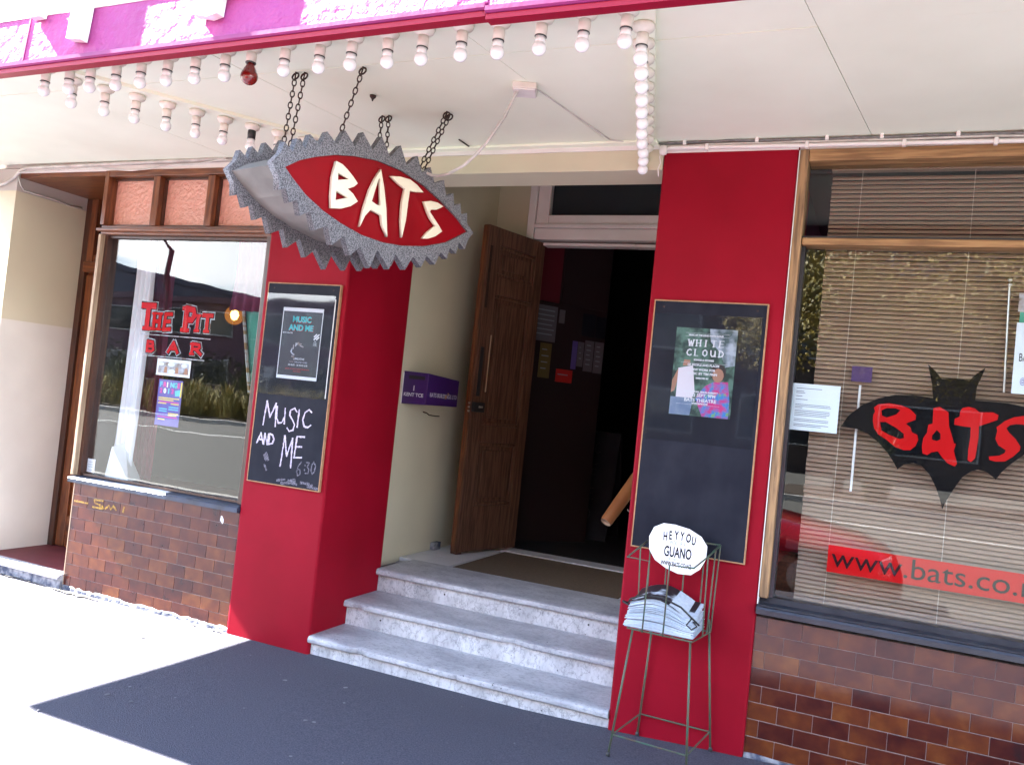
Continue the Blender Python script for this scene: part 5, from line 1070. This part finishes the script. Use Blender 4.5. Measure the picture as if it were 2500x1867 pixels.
bt = [(1.925, 1.632), (1.955, 1.687), (2.01, 1.742), (2.075, 1.778), (2.145, 1.801), (2.215, 1.807), (2.3, 1.8), (2.29, 1.865), (2.268, 1.951), (2.301, 1.921), (2.329, 1.887), (2.384, 1.897), (2.437, 1.889), (2.461, 1.921), (2.496, 1.953), (2.483, 1.909), (2.469, 1.865), (2.466, 1.804), (2.536, 1.805), (2.592, 1.804), (2.652, 1.795), (2.71, 1.775), (2.765, 1.742), (2.815, 1.690), (2.845, 1.632), (2.78, 1.628)]
bb = [(2.73, 1.612), (2.667, 1.587), (2.62, 1.54), (2.591, 1.504), (2.571, 1.468), (2.556, 1.481), (2.534, 1.497), (2.501, 1.503), (2.473, 1.491), (2.442, 1.462), (2.413, 1.406), (2.388, 1.35), (2.375, 1.31), (2.363, 1.352), (2.341, 1.406), (2.312, 1.459), (2.274, 1.495), (2.244, 1.501), (2.205, 1.489), (2.181, 1.464), (2.166, 1.489), (2.136, 1.532), (2.092, 1.578), (2.044, 1.612), (1.997, 1.629)]
t = thing('bat_decal', (2.38, GY, 1.31), 'black bat silhouette with red BATS lettering on the right window', 'decal')
flat(bt + bb, GY + .004, 'bat', 'bat_silhouette', t, depth=.002)
BL = dict(
 B=([(2.061, 1.735), (2.077, 1.751), (2.121, 1.76), (2.175, 1.755), (2.211, 1.742), (2.237, 1.717), (2.237, 1.696), (2.199, 1.675), (2.22, 1.658), (2.226, 1.639), (2.249, 1.629), (2.255, 1.606), (2.246, 1.578), (2.226, 1.557), (2.2, 1.554), (2.164, 1.564), (2.126, 1.592), (2.089, 1.614), (2.069, 1.639), (2.061, 1.673), (2.061, 1.703), (2.067, 1.718)], [[(2.093, 1.725), (2.114, 1.737), (2.15, 1.74), (2.172, 1.733), (2.156, 1.712), (2.118, 1.694), (2.097, 1.701)], [(2.091, 1.671), (2.115, 1.674), (2.157, 1.653), (2.194, 1.628), (2.196, 1.609), (2.179, 1.602), (2.133, 1.617), (2.101, 1.633)]]),
 A=([(2.305, 1.755), (2.33, 1.763), (2.353, 1.75), (2.366, 1.742), (2.373, 1.681), (2.389, 1.635), (2.398, 1.607), (2.406, 1.606), (2.4, 1.574), (2.417, 1.52), (2.41, 1.505), (2.379, 1.517), (2.356, 1.541), (2.337, 1.565), (2.312, 1.557), (2.296, 1.543), (2.277, 1.548), (2.272, 1.579), (2.275, 1.618), (2.288, 1.643), (2.29, 1.679), (2.307, 1.686)], [[(2.326, 1.659), (2.342, 1.644), (2.344, 1.62), (2.33, 1.61), (2.31, 1.614), (2.309, 1.633)]]),
 T=([(2.419, 1.766), (2.443, 1.774), (2.469, 1.769), (2.486, 1.754), (2.539, 1.759), (2.56, 1.749), (2.558, 1.728), (2.526, 1.711), (2.489, 1.693), (2.491, 1.637), (2.488, 1.589), (2.485, 1.551), (2.47, 1.533), (2.457, 1.539), (2.456, 1.586), (2.46, 1.643), (2.458, 1.685), (2.425, 1.686), (2.393, 1.69), (2.393, 1.716), (2.411, 1.727), (2.412, 1.751)], []),
 S=([(2.69, 1.752), (2.655, 1.755), (2.621, 1.746), (2.586, 1.726), (2.556, 1.695), (2.561, 1.682), (2.556, 1.644), (2.57, 1.617), (2.599, 1.6), (2.596, 1.588), (2.577, 1.574), (2.537, 1.565), (2.54, 1.551), (2.563, 1.546), (2.599, 1.551), (2.626, 1.573), (2.651, 1.604), (2.652, 1.622), (2.632, 1.652), (2.606, 1.677), (2.594, 1.695), (2.607, 1.71), (2.631, 1.717), (2.657, 1.717), (2.688, 1.712)], []))
for k, (o_, hs) in BL.items(): flat(o_, GY + .001, 'decalred', 'letter', t, hs, .0012)['label'] = 'red painted letter ' + k
t = thing('web_banner', (2.3, GY, .957), 'red banner reading www.bats.co.nz at the foot of the right window', 'banner')
B('strip', 'decalred', t, 1.921, 2.98, GY + .003, GY + .004, .957, 1.081)
text('www.bats.co.nz', 1.937, .985, GY + .0016, .128, 'ink', 'lettering', t, space=1.0, xs=1.085)
t = thing('notice_sheet', (1.80, GY, 1.597), 'white typed notice sheet taped inside the right window', 'notice')
B('sheet', 'papblue', t, 1.696, 1.911, GY, GY + .001, 1.597, 1.819)
for z, x1 in ((1.797, 1.83), (1.783, 1.752), (1.775, 1.757), (1.760, 1.745), (1.744, 1.77), (1.720, 1.872), (1.712, 1.876), (1.704, 1.75), (1.692, 1.872), (1.684, 1.874), (1.676, 1.872), (1.668, 1.86), (1.650, 1.87), (1.642, 1.87), (1.626, 1.872), (1.618, 1.84)):
    B('typed_line', 'inkgrey', t, 1.716, x1, GY - .0007, GY - .0003, z - .0022, z + .0012)
t = thing('show_card', (2.68, GY, 1.846), 'white show card with green band at the right edge of the right window', 'card')
B('card', 'papblue', t, 2.600, 2.82, GY, GY + .001, 1.848, 2.158); B('band', 'green', t, 2.608, 2.82, GY, GY + .001, 2.159, 2.205); B('top_sheet', 'comicprint', t, 2.600, 2.82, GY + .001, GY + .002, 2.206, 2.29)
text('BATS', 2.617, 1.990, GY - .0007, .05, 'ink', 'lettering', t, xs=.55); text('@', 2.628, 1.893, GY - .0007, .035, 'purpleink', 'lettering', t, xs=.6)
t = thing('purple_card', (2.0, .13, 1.848), 'small purple card hanging behind the right window glass', 'card'); B('sheet', 'purple', t, 1.951, 2.040, .118, .120, 1.850, 1.922)
t = thing('red_armchair', (1.70, .55, .40), 'red vinyl armchair with orange woven side seen past the blind edge', 'chair')
MB().box(1.64, 2.3, .45, 1.2, .74, 1.05).build('back_cushion', 'cushion', t, bevel=.06); MB().box(1.64, 1.80, .30, .44, .41, .98).build('woven_side', 'chair', t, bevel=.04); MB().box(1.66, 2.3, .46, 1.2, .41, .73).build('seat', 'cushion', t, bevel=.04)

# ================================================================== the street behind the viewer (seen in the glass)
# parked red car
def car():
    t = thing('parked_car', (0.3, -5.6, -0.13), 'red hatchback parked at the kerb, mirrored in the right window', 'car')
    X = [2.42, 2.30, 2.05, 1.60, 1.15, 0.75, 0.30, -0.30, -0.9, -1.35, -1.60, -1.68]
    TOPZ = [.48, .60, .68, .76, .83, 1.06, 1.28, 1.36, 1.32, 1.16, .85, .62]
    HALF = [.58, .72, .80, .83, .84, .84, .84, .84, .84, .83, .80, .74]
    BELT = [.40, .50, .58, .64, .70, .74, .76, .78, .79, .78, .70, .55]
    cy = -5.60; z0 = -0.13; secs = []
    for x, tz, hw, bz in zip(X, TOPZ, HALF, BELT):
        rw = hw * (.70 if tz > bz + .25 else .86)
        prof = [(-hw * .94, .18), (-hw, .32), (-hw * 1.0, bz - .06), (-hw * .97, bz), (-rw, tz - .05), (-rw * .80, tz), (0, tz + .015), (rw * .80, tz), (rw, tz - .05), (hw * .97, bz), (hw, bz - .06), (hw, .32), (hw * .94, .18)]
        secs.append([(x, cy + a, z0 + b) for a, b in prof])
    k = len(secs[0]); vs = [p for s_ in secs for p in s_]; fs = [(i * k + j, i * k + j + 1, (i + 1) * k + j + 1, (i + 1) * k + j) for i in range(len(X) - 1) for j in range(k - 1)] + [tuple(range(k)), tuple(range((len(X) - 1) * k, len(X) * k))] + [(i * k, (i + 1) * k, (i + 1) * k + k - 1, i * k + k - 1) for i in range(len(X) - 1)]
    b = MB().add(vs, fs).build('body', 'carred', t); sharp_smooth(b, .9)
    for sgn in (-1, 1):
        for xs in ([.62, .30, -.28], [-.34, -.9, -1.25]):
            q = []
            for x in xs:
                i = min(range(len(X)), key=lambda m: abs(X[m] - x)); q.append((x, cy + sgn * (HALF[i] * .965 + .004), z0 + BELT[i] + .03))
            for x in reversed(xs):
                i = min(range(len(X)), key=lambda m: abs(X[m] - x)); rw = HALF[i] * .70; q.append((x, cy + sgn * (rw + .02), z0 + TOPZ[i] - .09))
            MB().prism(q, (0, 0, 0), (0, sgn * .006, 0)).build('side_window', 'carglass', t)
        for x in (1.55, -1.05):
            wl = MB().tube([(x, cy + sgn * .84, z0 + .29), (x, cy + sgn * .66, z0 + .29)], .29, 22).build('wheel', 'tyre', t); MB().tube([(x, cy + sgn * .846, z0 + .29), (x, cy + sgn * .80, z0 + .29)], .19, 18).build('rim', 'rim', wl)
        MB().obox((2.27, cy + sgn * .58, z0 + .52), (.05, sgn * -.02, .02), (0, .13, 0), (.01, 0, .055)).build('headlight', 'chrome', t, bevel=.01)
        MB().obox((.72, cy + sgn * .92, z0 + .82), (.05, 0, 0), (0, .07, 0), (0, 0, .05)).build('wing_mirror', 'carred', t, bevel=.02)
    MB().add([(1.12, cy - .70, z0 + .845), (1.12, cy + .70, z0 + .845), (.42, cy + .56, z0 + 1.245), (.42, cy - .56, z0 + 1.245), (1.10, cy - .70, z0 + .83), (1.10, cy + .70, z0 + .83), (.40, cy + .56, z0 + 1.23), (.40, cy - .56, z0 + 1.23)], [(0, 1, 2, 3), (7, 6, 5, 4), (0, 4, 5, 1), (1, 5, 6, 2), (2, 6, 7, 3), (3, 7, 4, 0)]).build('windscreen', 'carglass', t)
    MB().box(2.30, 2.44, cy - .70, cy + .70, z0 + .20, z0 + .44).build('bumper', 'carred', t, bevel=.03)
    MB().box(2.39, 2.447, cy - .40, cy + .40, z0 + .26, z0 + .36).build('grille', 'blackholder', t)
car()
# planting in the median: tussock (uncountable) and flax clumps
rg = random.Random(3)
mb = MB()
def blade(mb, x, y, z, h, lean, az, wd_):
    dx, dy = math.cos(az) * lean, math.sin(az) * lean; px, py = -math.sin(az) * wd_, math.cos(az) * wd_
    mb.add([(x - px, y - py, z), (x + px, y + py, z), (x + dx * .45 + px * .8, y + dy * .45 + py * .8, z + h * .7), (x + dx * .45 - px * .8, y + dy * .45 - py * .8, z + h * .7), (x + dx, y + dy, z + h * (.9 if lean > .4 else 1))], [(0, 1, 2, 3), (3, 2, 4)])
for i in range(900):
    cx = rg.uniform(-75, -5); cyy = rg.uniform(-23.6, -19.5) if rg.random() < .8 else rg.uniform(-20.4, -19.4); hh = rg.uniform(.9, 1.75)
    for k in range(26): blade(mb, cx + rg.uniform(-.22, .22), cyy + rg.uniform(-.22, .22), .02, hh * rg.uniform(.6, 1), rg.uniform(.15, .65), rg.uniform(0, 6.3), .022)
o = mb.build('tussock_grass', 'grass', fix=False); tag(o, 'golden green tussock grass filling the planted median', 'grass', kind='stuff')
def leafcloud(mb, c, r, n, s_):
    for _ in range(n):
        d = Vector((rg.gauss(0, 1), rg.gauss(0, 1), rg.gauss(0, 1))).normalized() * rg.random() ** .45
        p = Vector((c[0] + d.x * r[0], c[1] + d.y * r[1], c[2] + d.z * r[2]))
        a = Vector((rg.gauss(0, 1), rg.gauss(0, 1), rg.gauss(0, 1))).normalized() * s_; b = a.orthogonal().normalized() * s_ * .6
        mb.add([p - a, p + b, p + a, p - b], [(0, 1, 2, 3)])
mb = MB()
for i in range(130): leafcloud(mb, (rg.uniform(-85, -6), rg.uniform(-25.6, -24.6), rg.uniform(.6, 2.6)), (1.3, .6, .8), 46, .13)
o = mb.build('hedge', 'hedge', fix=False); tag(o, 'dark clipped hedge behind the median grasses', 'hedge', kind='stuff')
def flaxplant(x, y, label):
    t = thing('flax_plant', (x, y, 0.05), label, 'flax plant', 'flax clumps in the median')
    mb = MB()
    for k in range(60): blade(mb, x + rg.uniform(-.25, .25), y + rg.uniform(-.25, .25), .04, rg.uniform(1.3, 2.7), rg.uniform(.2, 1.2), rg.uniform(0, 6.3), .035)
    mb.build('leaves', 'flax', t, fix=False)
for i, x in enumerate((-44, -33, -26, -20.5, -13, 2.2)): flaxplant(x, -21.4 + (i % 3) * .5, 'tall green flax clump in the median, ' + ORD[i] + ' along the street')
def tree(name, x, y, h, r, n, mat, label, s_=.10):
    t = thing(name, (x, y, 0.0), label, 'tree', 'street trees')
    mb = MB().tube([(x, y, 0), (x + .05, y, h * .3), (x - .1, y + .1, h * .62), (x, y, h * .85)], [.16, .13, .09, .04], 8)
    tips = []
    for k in range(9):
        a = k * 2.4; z0 = h * (.32 + .05 * k); e = Vector((x + math.cos(a) * r * .75, y + math.sin(a) * r * .75, z0 + h * .22)); tips.append(e)
        mb.tube([(x, y, z0), (x + math.cos(a) * r * .35, y + math.sin(a) * r * .35, z0 + h * .13), e], [.06, .04, .015], 6)
    mb.build('trunk', 'bark', t, smooth=True)
    mb = MB()
    for e in tips + [Vector((x, y, h * .9)), Vector((x + r * .3, y, h * .75)), Vector((x - r * .3, y, h * .7))]:
        leafcloud(mb, e, (r * .48, r * .48, h * .15), n // 12, s_)
    mb.build('crown', mat, t, fix=False)
tree('street_tree', 1.2, -21.3, 7.2, 3.2, 14000, 'leaf', 'yellow green tree opposite the right window', .065)
tree('street_tree', 6.6, -21.8, 7.8, 3.4, 11000, 'leaf', 'second yellow green tree opposite, further along the street', .065)
tree('street_tree', -58, -28.0, 7.0, 4.0, 2400, 'flax', 'dark green tree far down the median', .16)
# buildings across the street, with real window openings
def house(x0, x1, y0, y1, h, mat, cols, rows, label):
    t = thing('street_building', ((x0 + x1) / 2, y1, 0), label, 'building', 'buildings across the street')
    MB().box(x0, x1, y0, y1, -.2, h).build('walls', mat, t); MB().box(x0 - .2, x1 + .2, y0 - .2, y1 + .3, h, h + .4).build('parapet', mat, t)
    for r_ in range(rows):
        for c in range(cols):
            wx = x0 + (x1 - x0) * (c + .5) / cols; wz = h * (r_ + .55) / rows; ww = (x1 - x0) / cols * .32; wh = h / rows * .26
            wn = MB().box(wx - ww - .08, wx + ww + .08, y1, y1 + .10, wz - wh - .08, wz + wh + .08).build('window', 'greycloth', t); MB().box(wx - ww, wx + ww, y1 + .101, y1 + .12, wz - wh, wz + wh).build('pane', 'bldwin', wn)
house(-150, -112, -64, -46, 9.5, 'bld', 8, 3, 'blue grey block furthest down the far side of the street')
house(-110, -78, -62, -42, 8.0, 'bld2', 7, 2, 'plum rendered two storey block across the street')
house(-76, -52, -60, -40, 9.0, 'bld', 6, 3, 'blue grey three storey block across the street')
house(-50, -28, -58, -39, 6.5, 'bld2', 5, 2, 'lower plum block across the street')
house(-27, -13, -58, -39, 8.5, 'bld', 4, 2, 'blue grey block opposite the steps')
house(-12, 40, -58, -39, 17.0, 'bld3', 8, 4, 'tall brown block opposite the right window')  # height raised so the right window mirrors dark wall instead of sky
# wooded hills
mb = MB(); N = 60; vs = []
for i in range(N + 1):
    x = -700 + 1100 * i / N; h = 34 + 16 * math.sin(i * .33) + 9 * math.sin(i * .9 + 1) + rg.uniform(-2, 2); vs += [(x, -330, -1), (x, -380, h * .6), (x, -450, h), (x, -640, -1)]
mb.add(vs, [(4 * i + j, 4 * i + j + 1, 4 * i + j + 5, 4 * i + j + 4) for i in range(N) for j in range(3)]); o = mb.build('hills', 'hill', smooth=True, fix=False); tag(o, kind='structure')
# street poles seen in the glass
t = thing('street_lamp', (-23.2, -19.6, 0), 'dark street lamp pole on the median edge', 'street lamp'); MB().tube([(-23.2, -19.6, 0), (-23.2, -19.6, 6.2)], [.11, .08], 10).build('pole', 'tyre', t); MB().tube([(-23.2, -19.6, 6.2), (-23.2, -19.0, 6.7), (-23.2, -18.0, 6.8)], .05, 8).build('arm', 'tyre', t); MB().box(-23.35, -23.05, -18.2, -17.5, 6.72, 6.86).build('lamp_head', 'greycloth', t, bevel=.03)
t = thing('sign_post', (-17.6, -19.45, 0), 'small road sign on a galvanised post at the median', 'road sign'); MB().tube([(-17.6, -19.45, 0), (-17.6, -19.45, 2.2)], .03, 8).build('post', 'greycloth', t); MB().box(-17.85, -17.35, -19.41, -19.39, 1.7, 2.2).build('plate', 'greycloth', t)
